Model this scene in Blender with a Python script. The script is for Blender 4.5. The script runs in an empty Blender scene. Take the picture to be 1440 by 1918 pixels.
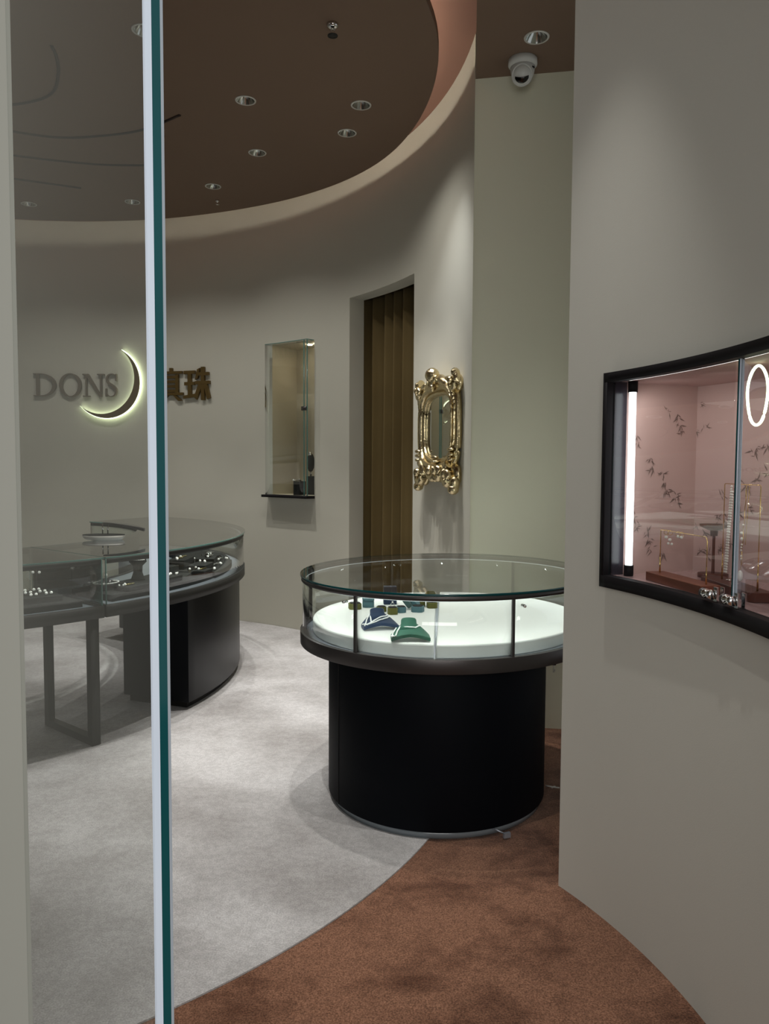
import bpy, bmesh, math, random
from mathutils import Vector, Matrix
random.seed(7)
PI = math.pi
S = bpy.context.scene
COL = S.collection
rad = math.radians
cos, sin = math.cos, math.sin

# ------------------------------------------------------------------ camera
cam_d = bpy.data.cameras.new('camera')
cam = bpy.data.objects.new('camera', cam_d)
COL.objects.link(cam)
cam_d.sensor_fit = 'VERTICAL'; cam_d.sensor_height = 36.0
cam_d.lens = 36.0 * 1441.0 / 1918.0
cam_d.clip_start = 0.02
_dn = Vector((-130/1441, 24236/1441, 1)).normalized()
_f = (Vector((0, 0, 1)) - _dn * _dn.z).normalized()
_r = _dn.cross(_f)
_R = Matrix((_r, _f, -_dn))
cam.matrix_world = Matrix.Translation((0, 0, 1.5)) @ (_R @ Matrix(((1, 0, 0), (0, -1, 0), (0, 0, -1)))).to_4x4()
S.camera = cam

# ------------------------------------------------------------------ world, exposure
S.view_settings.view_transform = 'Standard'
S.view_settings.look = 'None'
S.view_settings.gamma = 1
S.view_settings.exposure = 0.0
S.view_settings.use_curve_mapping = False
W = bpy.data.worlds.new('world'); S.world = W; W.use_nodes = True
W.node_tree.nodes['Background'].inputs[0].default_value = (0.80, 0.83, 0.86, 1)
W.node_tree.nodes['Background'].inputs[1].default_value = 0.55

SPOT_W = 112.0        # watts of one ceiling downlight
COVE = 14.0           # strength of the cove light strip
LIGHT_COL = (1.0, 0.97, 0.93)

def light(name, kind, loc, energy, color=(1, 1, 1), aim=None, **kw):
    d = bpy.data.lights.new(name, kind); d.energy = energy; d.color = color
    for k, v in kw.items(): setattr(d, k, v)
    o = bpy.data.objects.new(name, d); COL.objects.link(o); o.location = loc
    if aim: o.rotation_euler = (Vector(aim) - Vector(loc)).to_track_quat('-Z', 'Y').to_euler()
    return o

# unseen fill light added on the passage side, aimed low at the right wall
light('passage_fill', 'AREA', (0.10, -1.3, 1.9), 52, (1.0, 0.98, 0.95), (0.6, 1.9, 0.4), shape='RECTANGLE', size=2.6, size_y=1.0)

# ------------------------------------------------------------------ materials
def mat(name, color, rough=0.5, metal=0.0, spec=0.5, noise=0.0, nscale=6.0, emis=None, estr=0.0, bump=0.0, bscale=80.0, coat=0.0, sheen=0.0):
    m = bpy.data.materials.new(name); m.use_nodes = True
    nt = m.node_tree; b = nt.nodes['Principled BSDF']
    b.inputs['Base Color'].default_value = (*color, 1)
    b.inputs['Roughness'].default_value = rough
    b.inputs['Metallic'].default_value = metal
    b.inputs['Specular IOR Level'].default_value = spec
    b.inputs['Coat Weight'].default_value = coat
    b.inputs['Sheen Weight'].default_value = sheen
    if emis:
        b.inputs['Emission Color'].default_value = (*emis, 1); b.inputs['Emission Strength'].default_value = estr
    tc = nt.nodes.new('ShaderNodeTexCoord')
    nz = nt.nodes.new('ShaderNodeTexNoise'); nz.inputs['Scale'].default_value = nscale; nz.inputs['Detail'].default_value = 4
    nt.links.new(tc.outputs['Object'], nz.inputs['Vector'])
    mx = nt.nodes.new('ShaderNodeMix'); mx.data_type = 'RGBA'
    lo = [max(0, c * (1 - noise)) for c in color]; hi = [min(1, c * (1 + noise)) for c in color]
    mx.inputs[6].default_value = (*lo, 1); mx.inputs[7].default_value = (*hi, 1)
    nt.links.new(nz.outputs[0], mx.inputs[0]); nt.links.new(mx.outputs[2], b.inputs['Base Color'])
    if bump:
        n2 = nt.nodes.new('ShaderNodeTexNoise'); n2.inputs['Scale'].default_value = bscale; n2.inputs['Detail'].default_value = 3
        nt.links.new(tc.outputs['Object'], n2.inputs['Vector'])
        bp = nt.nodes.new('ShaderNodeBump'); bp.inputs['Strength'].default_value = bump; bp.inputs['Distance'].default_value = 0.01
        nt.links.new(n2.outputs[0], bp.inputs['Height']); nt.links.new(bp.outputs[0], b.inputs['Normal'])
    return m

def emit(name, color, s):
    m = bpy.data.materials.new(name); m.use_nodes = True; nt = m.node_tree
    nt.nodes.remove(nt.nodes['Principled BSDF'])
    e = nt.nodes.new('ShaderNodeEmission'); e.inputs[0].default_value = (*color, 1); e.inputs[1].default_value = s
    nt.links.new(e.outputs[0], nt.nodes['Material Output'].inputs[0]); return m

def glass(name, tint, refl=1.0, rough=0.0):
    """clear sheet glass: straight through view plus a mirror reflection that grows at grazing angles"""
    m = bpy.data.materials.new(name); m.use_nodes = True; nt = m.node_tree
    nt.nodes.remove(nt.nodes['Principled BSDF'])
    t = nt.nodes.new('ShaderNodeBsdfTransparent'); t.inputs[0].default_value = (*tint, 1)
    g = nt.nodes.new('ShaderNodeBsdfGlossy'); g.inputs['Roughness'].default_value = rough
    fr = nt.nodes.new('ShaderNodeFresnel'); fr.inputs[0].default_value = 1.5
    ge = nt.nodes.new('ShaderNodeNewGeometry')
    a = nt.nodes.new('ShaderNodeMath'); a.operation = 'SUBTRACT'; a.inputs[0].default_value = 1.0
    b = nt.nodes.new('ShaderNodeMath'); b.operation = 'MULTIPLY'
    c = nt.nodes.new('ShaderNodeMath'); c.operation = 'MULTIPLY'; c.inputs[1].default_value = 1.7 * refl; c.use_clamp = True
    mx = nt.nodes.new('ShaderNodeMixShader')
    nt.links.new(ge.outputs['Backfacing'], a.inputs[1])
    nt.links.new(fr.outputs[0], b.inputs[0]); nt.links.new(a.outputs[0], b.inputs[1])
    nt.links.new(b.outputs[0], c.inputs[0]); nt.links.new(c.outputs[0], mx.inputs[0])
    nt.links.new(t.outputs[0], mx.inputs[1]); nt.links.new(g.outputs[0], mx.inputs[2])
    nt.links.new(mx.outputs[0], nt.nodes['Material Output'].inputs[0])
    return m

def carpet(name, c_lo, c_hi, stain, seed, big=1.1, contrast=(0.35, 0.65)):
    m = bpy.data.materials.new(name); m.use_nodes = True; nt = m.node_tree; b = nt.nodes['Principled BSDF']
    N = nt.nodes.new; L = nt.links.new
    b.inputs['Roughness'].default_value = 1.0; b.inputs['Specular IOR Level'].default_value = 0.05
    b.inputs['Sheen Weight'].default_value = 0.15
    tc = N('ShaderNodeTexCoord')
    n1 = N('ShaderNodeTexNoise'); n1.inputs['Scale'].default_value = 190; n1.inputs['Detail'].default_value = 3; n1.inputs['Roughness'].default_value = 0.7
    n2 = N('ShaderNodeTexNoise'); n2.inputs['Scale'].default_value = big; n2.inputs['Detail'].default_value = 5; n2.inputs['Roughness'].default_value = 0.62; n2.inputs['Distortion'].default_value = 0.15
    mp = N('ShaderNodeMapping'); mp.inputs['Location'].default_value = (seed, seed * 1.7, 0); mp.inputs['Scale'].default_value = (1, 1.15, 1)
    n3 = N('ShaderNodeTexNoise'); n3.inputs['Scale'].default_value = 45; n3.inputs['Detail'].default_value = 2
    L(tc.outputs['Object'], n1.inputs['Vector']); L(tc.outputs['Object'], mp.inputs['Vector']); L(mp.outputs[0], n2.inputs['Vector']); L(tc.outputs['Object'], n3.inputs['Vector'])
    r1 = N('ShaderNodeValToRGB'); r1.color_ramp.elements[0].position = 0.36; r1.color_ramp.elements[1].position = 0.64
    r1.color_ramp.elements[0].color = (*c_lo, 1); r1.color_ramp.elements[1].color = (*c_hi, 1)
    L(n1.outputs[0], r1.inputs[0])
    r2 = N('ShaderNodeValToRGB'); r2.color_ramp.elements[0].position = contrast[0]; r2.color_ramp.elements[1].position = contrast[1]
    r2.color_ramp.elements[0].color = (*stain, 1); r2.color_ramp.elements[1].color = (1, 1, 1, 1)
    L(n2.outputs[0], r2.inputs[0])
    mm = N('ShaderNodeMix'); mm.data_type = 'RGBA'; mm.blend_type = 'MULTIPLY'; mm.inputs[0].default_value = 1
    L(r1.outputs[0], mm.inputs[6]); L(r2.outputs[0], mm.inputs[7])
    r3 = N('ShaderNodeValToRGB'); r3.color_ramp.elements[0].color = (0.88, 0.88, 0.88, 1); r3.color_ramp.elements[0].position = 0.4; r3.color_ramp.elements[1].position = 0.6
    L(n3.outputs[0], r3.inputs[0])
    m3 = N('ShaderNodeMix'); m3.data_type = 'RGBA'; m3.blend_type = 'MULTIPLY'; m3.inputs[0].default_value = 1
    L(mm.outputs[2], m3.inputs[6]); L(r3.outputs[0], m3.inputs[7]); L(m3.outputs[2], b.inputs['Base Color'])
    bp = N('ShaderNodeBump'); bp.inputs['Strength'].default_value = 0.5; bp.inputs['Distance'].default_value = 0.004
    L(n1.outputs[0], bp.inputs['Height']); L(bp.outputs[0], b.inputs['Normal'])
    return m

M = {}
M['wall'] = mat('plaster_grey_beige', (0.54, 0.525, 0.445), 0.9, spec=0.15, noise=0.03, nscale=2, bump=0.05, bscale=300)
M['wall_near'] = mat('plaster_near', (0.60, 0.59, 0.525), 0.9, spec=0.15, noise=0.02, nscale=2, bump=0.05, bscale=300)
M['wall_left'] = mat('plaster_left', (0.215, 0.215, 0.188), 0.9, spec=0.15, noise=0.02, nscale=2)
M['wall_cream'] = mat('plaster_cream', (0.74, 0.73, 0.575), 0.9, spec=0.15, noise=0.02, nscale=2)
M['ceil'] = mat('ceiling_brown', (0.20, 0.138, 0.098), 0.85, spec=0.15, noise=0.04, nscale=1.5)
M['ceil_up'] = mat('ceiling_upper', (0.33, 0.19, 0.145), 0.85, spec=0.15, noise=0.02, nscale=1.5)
M['brown'] = carpet('carpet_brown', (0.115, 0.050, 0.026), (0.33, 0.165, 0.100), (0.48, 0.42, 0.38), 3.0, 4.2, (0.34, 0.54))
M['grey'] = carpet('carpet_grey', (0.45, 0.44, 0.435), (0.68, 0.67, 0.665), (0.60, 0.585, 0.57), 9.0, 1.5, (0.33, 0.62))
M['black'] = mat('black_lacquer', (0.006, 0.007, 0.009), 0.38, spec=0.35, noise=0.1)
M['gun'] = mat('gunmetal', (0.075, 0.068, 0.066), 0.34, metal=0.65, spec=0.4, noise=0.08, nscale=3)
M['gun_l'] = mat('grey_metal', (0.019, 0.019, 0.017), 0.5, metal=0.3, spec=0.4, noise=0.08, nscale=3)
M['glass'] = glass('clear_glass', (0.965, 0.985, 0.975), 0.9)
M['pane'] = glass('door_glass', (0.955, 0.965, 0.96), 0.95)
M['edge'] = mat('glass_edge_teal', (0.002, 0.050, 0.054), 0.12, spec=0.35, coat=0.1, noise=0.25, nscale=5)
M['edge_l'] = mat('glass_edge_light', (0.50, 0.56, 0.64), 0.22, spec=0.6, noise=0.12, nscale=3)
M['edge_g'] = mat('glass_edge_grey', (0.26, 0.29, 0.32), 0.25, spec=0.5, noise=0.12, nscale=3)
M['edge_s'] = mat('glass_edge_soft', (0.10, 0.22, 0.19), 0.15, spec=0.6, noise=0.1)
M['cloth'] = mat('white_velvet', (0.80, 0.82, 0.78), 0.95, spec=0.1, sheen=0.2, noise=0.01, bump=0.05, bscale=400)
M['platform'] = mat('platform_steel', (0.42, 0.46, 0.52), 0.3, metal=0.6, noise=0.05)
M['chrome'] = mat('chrome', (0.80, 0.80, 0.80), 0.08, metal=1.0, noise=0.02)
M['dlchrome'] = mat('downlight_reflector', (0.62, 0.64, 0.61), 0.16, metal=1.0, noise=0.02)
M['white'] = mat('white_paint', (0.62, 0.61, 0.56), 0.5, noise=0.02)
M['cctv'] = mat('camera_white', (0.66, 0.67, 0.63), 0.35, noise=0.02)
M['matblack'] = mat('matt_black', (0.003, 0.004, 0.006), 0.6, spec=0.08, noise=0.1)
M['blk'] = mat('gloss_black', (0.004, 0.004, 0.004), 0.08, coat=0.5)
M['gold'] = mat('antique_gold', (0.72, 0.60, 0.36), 0.20, metal=1.0, noise=0.35, nscale=40, bump=0.35, bscale=70)
M['goldwire'] = mat('gold_wire', (0.86, 0.62, 0.24), 0.22, metal=1.0, noise=0.05)
M['mirror'] = mat('mirror_silver', (0.80, 0.82, 0.78), 0.01, metal=1.0)
M['letter'] = mat('bronze_letter', (0.16, 0.105, 0.035), 0.35, metal=0.5, noise=0.12, nscale=12)
M['letter2'] = mat('grey_letter', (0.145, 0.12, 0.085), 0.5, noise=0.08, nscale=12)
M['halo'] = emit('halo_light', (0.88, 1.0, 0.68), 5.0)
M['curtain'] = mat('velvet_curtain', (0.17, 0.122, 0.050), 0.85, spec=0.1, sheen=0.1, noise=0.12, nscale=3)
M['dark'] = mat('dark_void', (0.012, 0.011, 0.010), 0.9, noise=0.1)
M['tray'] = mat('charcoal_velvet', (0.020, 0.021, 0.020), 0.85, spec=0.08, sheen=0.0, noise=0.1, nscale=30)
M['pearl'] = mat('pearl', (0.88, 0.85, 0.80), 0.18, spec=0.6, coat=0.5)
M['diam'] = mat('silver_jewel', (0.86, 0.86, 0.84), 0.12, metal=1.0, noise=0.1)
M['yell'] = mat('gold_jewel', (0.80, 0.66, 0.30), 0.18, metal=1.0, noise=0.05)
M['blue'] = mat('navy_velvet', (0.008, 0.026, 0.068), 0.75, sheen=0.08, noise=0.08, nscale=40)
M['green'] = mat('green_velvet', (0.015, 0.095, 0.058), 0.75, sheen=0.08, noise=0.08, nscale=40)
M['olive'] = mat('olive_velvet', (0.105, 0.105, 0.014), 0.75, sheen=0.08, noise=0.1, nscale=60)
M['teal'] = mat('teal_velvet', (0.075, 0.165, 0.190), 0.75, sheen=0.08, noise=0.1, nscale=60)
M['dteal'] = mat('dark_teal_velvet', (0.05, 0.105, 0.10), 0.75, sheen=0.08, noise=0.1, nscale=60)
M['ribbon'] = mat('white_strand', (0.85, 0.86, 0.84), 0.4, spec=0.5, noise=0.02)
M['wood'] = mat('rosewood', (0.215, 0.068, 0.038), 0.35, spec=0.4, noise=0.25, nscale=14)
M['wood_d'] = mat('dark_rosewood', (0.115, 0.040, 0.028), 0.35, spec=0.4, noise=0.25, nscale=14)
M['niche'] = mat('niche_cream', (0.56, 0.50, 0.38), 0.85, spec=0.1, noise=0.02)
M['frame'] = mat('vitrine_frame', (0.007, 0.006, 0.007), 0.6, spec=0.15, noise=0.1)
M['reveal'] = mat('vitrine_reveal', (0.035, 0.030, 0.040), 0.25, noise=0.1)
M['led'] = emit('led_tube', (0.93, 0.97, 1.0), 3.5)
M['vitled'] = emit('vitrine_strip', (1.0, 0.92, 0.90), 2.2)
M['cove'] = emit('cove_led', (1.0, 0.90, 0.76), COVE)
M['ringled'] = emit('case_led', (0.92, 1.0, 0.97), 1.2)
M['caseled'] = emit('counter_led', (0.95, 1.0, 0.97), 1.5)
M['nichelamp'] = emit('niche_lamp', (1.0, 0.92, 0.74), 60.0)
M['arcs'] = mat('ceiling_arc', (0.035, 0.022, 0.016), 0.7, noise=0.1)
M['pinkfloor'] = mat('pink_lacquer', (0.62, 0.42, 0.42), 0.12, spec=0.6, coat=0.4, noise=0.06, nscale=20)
M['acry'] = mat('plinth_acrylic', (0.20, 0.23, 0.25), 0.2, spec=0.6, noise=0.05)
M['lens'] = mat('lamp_lens', (0.05, 0.05, 0.045), 0.1, coat=0.5)

# ------------------------------------------------------------------ builders
def newbm(): return bmesh.new()
def box(bm, c, s, rz=0.0, rot=None):
    mtx = Matrix.Translation(c) @ (rot.to_4x4() if rot else Matrix.Rotation(rz, 4, 'Z')) @ Matrix.Diagonal((s[0], s[1], s[2], 1))
    return bmesh.ops.create_cube(bm, size=1.0, matrix=mtx)
def prism(bm, pts, z0, z1, mi=(0, 0, 0), cap=True, smooth=False):
    """closed 2D outline (ccw) extruded; mi = material index of bottom, top, side"""
    lo = [bm.verts.new((p[0], p[1], z0)) for p in pts]; hi = [bm.verts.new((p[0], p[1], z1)) for p in pts]
    n = len(pts)
    if cap:
        f = bm.faces.new(lo[::-1]); f.material_index = mi[0]
        f = bm.faces.new(hi); f.material_index = mi[1]
    for i in range(n):
        f = bm.faces.new((lo[i], lo[(i + 1) % n], hi[(i + 1) % n], hi[i])); f.material_index = mi[2]; f.smooth = smooth
def arcpts(C, R, a0, a1, n):
    return [(C[0] + R * cos(rad(a0 + (a1 - a0) * i / n)), C[1] + R * sin(rad(a0 + (a1 - a0) * i / n))) for i in range(n + 1)]
def ringseg(bm, C, r0, r1, a0, a1, z0, z1, n=32, mi=(0, 0, 0), endmi=None):
    """arc shaped block between two radii (degrees, a0<a1)"""
    vs = []
    for i in range(n + 1):
        a = rad(a0 + (a1 - a0) * i / n); c, s = cos(a), sin(a)
        vs.append([bm.verts.new((C[0] + r * c, C[1] + r * s, z)) for r, z in ((r0, z0), (r1, z0), (r1, z1), (r0, z1))])
    for i in range(n):
        A, B = vs[i], vs[i + 1]
        for k, m_ in ((0, mi[0]), (1, mi[2]), (2, mi[1]), (3, mi[2])):
            f = bm.faces.new((A[k], A[(k + 1) % 4], B[(k + 1) % 4], B[k])); f.material_index = m_
            f.smooth = k in (1, 3)
    e = mi[2] if endmi is None else endmi
    f = bm.faces.new(vs[0][::-1]); f.material_index = e
    f = bm.faces.new(vs[-1]); f.material_index = e
def tube(bm, pts, r, n=8, closed=False, rfun=None):
    pts = [Vector(p) for p in pts]; N = len(pts); rings = []
    up = Vector((0, 0, 1))
    for i, p in enumerate(pts):
        if closed: t = pts[(i + 1) % N] - pts[i - 1]
        else: t = pts[min(i + 1, N - 1)] - pts[max(i - 1, 0)]
        t.normalize()
        u = up if abs(t.dot(up)) < 0.95 else Vector((1, 0, 0))
        a = t.cross(u).normalized(); b = t.cross(a).normalized()
        rr = rfun(i / max(1, N - 1)) if rfun else r
        rings.append([bm.verts.new(p + a * rr * cos(2 * PI * k / n) + b * rr * sin(2 * PI * k / n)) for k in range(n)])
    for i in range(N if closed else N - 1):
        A, B = rings[i], rings[(i + 1) % N]
        for k in range(n):
            f = bm.faces.new((A[k], A[(k + 1) % n], B[(k + 1) % n], B[k])); f.smooth = True
    if not closed:
        bm.faces.new(rings[0][::-1]); bm.faces.new(rings[-1])
def lathe(bm, prof, c=(0, 0, 0), n=24, sx=1.0, sy=1.0, mtx=None):
    """profile [(r, z)...] turned round z"""
    c = Vector(c); rings = []
    def T(v): return (mtx @ v) if mtx else (c + v)
    for r, z in prof:
        if r < 1e-6: rings.append([bm.verts.new(T(Vector((0, 0, z))))])
        else: rings.append([bm.verts.new(T(Vector((sx * r * cos(2 * PI * k / n), sy * r * sin(2 * PI * k / n), z)))) for k in range(n)])
    for A, B in zip(rings, rings[1:]):
        for k in range(n):
            k2 = (k + 1) % n
            if len(A) == 1 and len(B) == 1: continue
            if len(A) == 1: f = bm.faces.new((A[0], B[k2], B[k]))
            elif len(B) == 1: f = bm.faces.new((A[k], A[k2], B[0]))
            else: f = bm.faces.new((A[k], A[k2], B[k2], B[k]))
            f.smooth = True
def ball(bm, c, r, sub=2, s=(1, 1, 1)):
    res = bmesh.ops.create_icosphere(bm, subdivisions=sub, radius=r, matrix=Matrix.Translation(c) @ Matrix.Diagonal((*s, 1)))
    for v in res['verts']:
        for f in v.link_faces: f.smooth = True
def obj(name, bm, m, parent=None, bevel=0.0, label=None, fixn=True):
    if fixn: bmesh.ops.recalc_face_normals(bm, faces=bm.faces)
    if parent is not None:
        bm.transform(parent.matrix_basis.inverted() if parent.parent is None else (parent.parent.matrix_basis @ parent.matrix_basis).inverted())
        off = None
    else:
        xs = [v.co.x for v in bm.verts]; ys = [v.co.y for v in bm.verts]; zs = [v.co.z for v in bm.verts]
        off = Vector(((min(xs) + max(xs)) / 2, (min(ys) + max(ys)) / 2, min(zs)))
        bm.transform(Matrix.Translation(-off))
    me = bpy.data.meshes.new(name); bm.to_mesh(me); bm.free()
    for k in (m if isinstance(m, (list, tuple)) else [m]): me.materials.append(M[k])
    o = bpy.data.objects.new(name, me); COL.objects.link(o)
    if parent is not None: o.parent = parent
    else: o.location = off
    if bevel:
        b = o.modifiers.new('bevel', 'BEVEL'); b.width = bevel; b.segments = 2; b.limit_method = 'ANGLE'; b.angle_limit = rad(40)
    if label: o['label'] = label
    return o
def thing(name, label, cat, loc=(0, 0, 0), rz=0.0, group=None):
    o = bpy.data.objects.new(name, None); COL.objects.link(o); o.empty_display_size = 0.05
    o.location = loc; o.rotation_euler = (0, 0, rz)
    # matrix_basis is evaluated from loc/rot directly
    o['label'] = label; o['category'] = cat
    if group: o['group'] = group
    return o
def tag(o, label, cat, group=None):
    o['label'] = label; o['category'] = cat
    if group: o['group'] = group
    return o
def struct(name, bm, m, parent=None, fixn=True):
    o = obj(name, bm, m, parent, fixn=fixn)
    if parent is None: o['kind'] = 'structure'
    return o
def dup(root, loc, rz, label, group=None):
    r = root.copy(); COL.objects.link(r); r.location = loc; r.rotation_euler = (0, 0, rz)
    r['label'] = label
    if group: r['group'] = group
    for ch in list(root.children):
        c = ch.copy(); COL.objects.link(c); c.parent = r
        for g in list(ch.children):
            d = g.copy(); COL.objects.link(d); d.parent = c
    return r

# ------------------------------------------------------------------ layout constants (metres)
WC, WR = (-3.034, 4.234), 3.53          # round room wall
TOPZ = 3.90                             # top of the round room wall
RC, RR = (-1.026, 1.70), 1.925          # curved wall on the right
CC, CR = (-3.18, 5.37), 2.165           # ring of counters
DISC_C, DISC_Z = (-2.52, 4.37), 3.72
def wp(a, z, depth=0.0):                # point on the round wall, depth > 0 goes into the room
    return Vector((WC[0] + (WR - depth) * cos(rad(a)), WC[1] + (WR - depth) * sin(rad(a)), z))

# ================================================================== SETTING
# floor
bm = newbm(); prism(bm, [(-8, -2.5), (4, -2.5), (4, 10), (-8, 10)], -0.12, 0.0); struct('floor', bm, 'brown')
# pale carpet of the round room
pts = [(WC[0] + (WR - 0.003) * cos(rad(a)), WC[1] + (WR - 0.003) * sin(rad(a))) for a in [i * 2.0 for i in range(0, 101)]]
pts += [p for p in arcpts((-2.266, 4.137), 2.695, -170, 0, 120)]
random.seed(3)
pp = []
for i, p in enumerate(pts):
    pp.append(p)
bm = newbm(); prism(bm, pp, 0.0005, 0.006)
o = obj('round_carpet', bm, 'grey'); tag(o, 'pale grey carpet with a curved edge against the brown carpet', 'carpet')

# round wall with a curtained doorway and a showcase niche
DOOR = (23.4, 39.2, 2.89); CASE = (46.9, 55.6, 1.235, 2.60)
def round_wall():
    bm = newbm()
    angs = sorted(set([-52 + i * 2.0 for i in range(0, 145)] + [2.9, DOOR[0], DOOR[1], CASE[0], CASE[1]]))
    angs = [a for a in angs if a >= 2.9 and a <= 236]
    zs = [0, CASE[2], CASE[3], DOOR[2], TOPZ]
    g = {(i, j): bm.verts.new(wp(a, z)) for i, a in enumerate(angs) for j, z in enumerate(zs)}
    for i in range(len(angs) - 1):
        am = (angs[i] + angs[i + 1]) / 2
        for j in range(len(zs) - 1):
            zm = (zs[j] + zs[j + 1]) / 2
            if DOOR[0] < am < DOOR[1] and zm < DOOR[2]: continue
            if CASE[0] < am < CASE[1] and CASE[2] < zm < CASE[3]: continue
            f = bm.faces.new((g[i, j], g[i, j + 1], g[i + 1, j + 1], g[i + 1, j])); f.smooth = True
    # outer skin, so the wall has thickness (0.62 m out, clear of the niches)
    h = {(i, j): bm.verts.new(wp(a, z, -0.62)) for i, a in enumerate(angs) for j, z in enumerate((0, TOPZ))}
    for i in range(len(angs) - 1):
        bm.faces.new((h[i, 0], h[i + 1, 0], h[i + 1, 1], h[i, 1]))
    return bm
struct('wall_back', round_wall(), 'wall', fixn=False)
# door reveal
bm = newbm()
d0, d1, dz = DOOR
def quad(bm, a, b, c, d, mi=0):
    f = bm.faces.new([bm.verts.new(v) for v in (a, b, c, d)]); f.material_index = mi; return f
quad(bm, wp(d1, 0), wp(d1, 0, -0.15), wp(d1, dz, -0.15), wp(d1, dz))
quad(bm, wp(d0, 0), wp(d0, dz), wp(d0, dz, -0.15), wp(d0, 0, -0.15))
n = 10
for i in range(n):
    a, b = d0 + (d1 - d0) * i / n, d0 + (d1 - d0) * (i + 1) / n
    quad(bm, wp(a, dz), wp(b, dz), wp(b, dz, -0.15), wp(a, dz, -0.15))
struct('door_1', bm, 'wall', fixn=False)
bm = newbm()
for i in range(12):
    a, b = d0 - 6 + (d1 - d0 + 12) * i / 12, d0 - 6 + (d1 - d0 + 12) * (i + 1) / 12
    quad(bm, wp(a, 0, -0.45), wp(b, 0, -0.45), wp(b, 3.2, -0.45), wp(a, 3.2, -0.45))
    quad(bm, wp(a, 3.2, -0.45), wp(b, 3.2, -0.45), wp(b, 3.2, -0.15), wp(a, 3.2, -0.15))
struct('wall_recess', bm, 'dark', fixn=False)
# showcase niche lining
bm = newbm(); c0, c1, z0, z1 = CASE; dp = -0.34
quad(bm, wp(c1, z0), wp(c1, z0, dp), wp(c1, z1, dp), wp(c1, z1))
quad(bm, wp(c0, z0), wp(c0, z1), wp(c0, z1, dp), wp(c0, z0, dp))
quad(bm, wp(c0, z0, dp), wp(c0, z1, dp), wp(c1, z1, dp), wp(c1, z0, dp))
quad(bm, wp(c0, z1), wp(c1, z1), wp(c1, z1, dp), wp(c0, z1, dp))
quad(bm, wp(c0, z0), wp(c0, z0, dp), wp(c1, z0, dp), wp(c1, z0))
struct('wall_niche', bm, 'niche', fixn=False)

# cream wall right of the round room, and the wall corner
bm = newbm(); prism(bm, [(0.492, 4.43), (2.3, 4.10), (2.3, 4.6), (0.62, 4.9)], 0.0, 3.92)
struct('wall_cream', bm, 'wall_cream')

# ceilings
bm = newbm(); prism(bm, [(-7.2, 0.7), (2.4, 0.7), (2.4, 8.4), (-7.2, 8.4)], TOPZ, TOPZ + 0.1); struct('ceiling', bm, 'ceil_up')
low = [(2.4, 0.7), (2.4, 4.5), (0.497, 4.432), (0.46, 4.1), (0.415, 3.70), (0.33, 3.1), (0.20, 2.5), (0.0, 1.9), (-0.35, 1.3), (-0.9, 0.95), (-1.5, 0.80), (-2.4, 0.75), (-2.4, 0.7)]
bm = newbm(); prism(bm, low[::-1], 3.66, TOPZ - 0.001); struct('ceiling_low', bm, 'ceil')
RAD = [(-60, 2.72), (-30, 2.73), (-12, 2.757), (-8.5, 2.78), (-5, 2.795), (-0.7, 2.803), (4, 2.806), (10, 2.812), (14.5, 2.82), (18.8, 2.824), (24.6, 2.836), (31.2, 2.838), (39.6, 2.82), (49.7, 2.787), (59.3, 2.757), (68.6, 2.746), (78.9, 2.762), (82.5, 2.778), (93.6, 2.805), (106, 2.868), (130, 2.90), (200, 2.90), (260, 2.78), (300, 2.72)]
def rdisc(a):
    for (a0, r0), (a1, r1) in zip(RAD, RAD[1:]):
        if a0 <= a <= a1:
            t = (a - a0) / (a1 - a0); return r0 + (r1 - r0) * t
    return RAD[-1][1]
raw = [rdisc(a if a < 300 else a - 360) for a in range(0, 360, 2)]
N_ = len(raw)
for _ in range(3): raw = [(raw[i - 1] + 2 * raw[i] + raw[(i + 1) % N_]) / 4 for i in range(N_)]
dpts = [(DISC_C[0] + raw[i] * cos(rad(2 * i)), DISC_C[1] + raw[i] * sin(rad(2 * i))) for i in range(N_)]
bm = newbm(); prism(bm, dpts, DISC_Z, DISC_Z + 0.05, smooth=True); struct('ceiling_disc', bm, 'ceil')
bm = newbm()
tp = [(DISC_C[0] + (raw[i % N_] - 0.10) * cos(rad(2 * i)), DISC_C[1] + (raw[i % N_] - 0.10) * sin(rad(2 * i)), DISC_Z + 0.064) for i in range(-30, 72)]
tube(bm, tp, 0.009, 6)
o = obj('cove_light', bm, 'cove'); tag(o, 'warm strip of cove lighting hidden on top of the round ceiling edge', 'light strip')

# ------------------------------------------------------------------ right curved wall with the window showcase
VZ0, VZ1 = 1.150, 1.775
VA1 = math.degrees(math.atan2(2.495 - RC[1], 0.727 - RC[0])) - 0.35     # left end of the showcase
VA0 = -8.0
A_END = math.degrees(math.atan2(2.678 - RC[1], 0.63 - RC[0]))
def rp(a, z, out=0.0): return Vector((RC[0] + (RR + out) * cos(rad(a)), RC[1] + (RR + out) * sin(rad(a)), z))
bm = newbm()
angs = sorted(set([A_END - i * (A_END + 24) / 60 for i in range(61)] + [VA1, VA0]))
zs = [0, VZ0, VZ1, 3.66]
g = {(i, j): bm.verts.new(rp(a, z)) for i, a in enumerate(angs) for j, z in enumerate(zs)}
for i in range(len(angs) - 1):
    am = (angs[i] + angs[i + 1]) / 2
    for j in range(3):
        if j == 1 and VA0 < am < VA1: continue
        f = bm.faces.new((g[i, j], g[i, j + 1], g[i + 1, j + 1], g[i + 1, j])); f.smooth = True
e0, e1 = rp(A_END, 0), rp(angs[0], 0)
out = [(e0.x, e0.y), (0.66, 2.70), (2.4, 2.85), (2.4, 0.6), (e1.x, e1.y)]
for (x0, y0), (x1, y1) in zip(out, out[1:]):
    quad(bm, (x0, y0, 0), (x1, y1, 0), (x1, y1, 3.66), (x0, y0, 3.66))
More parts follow.
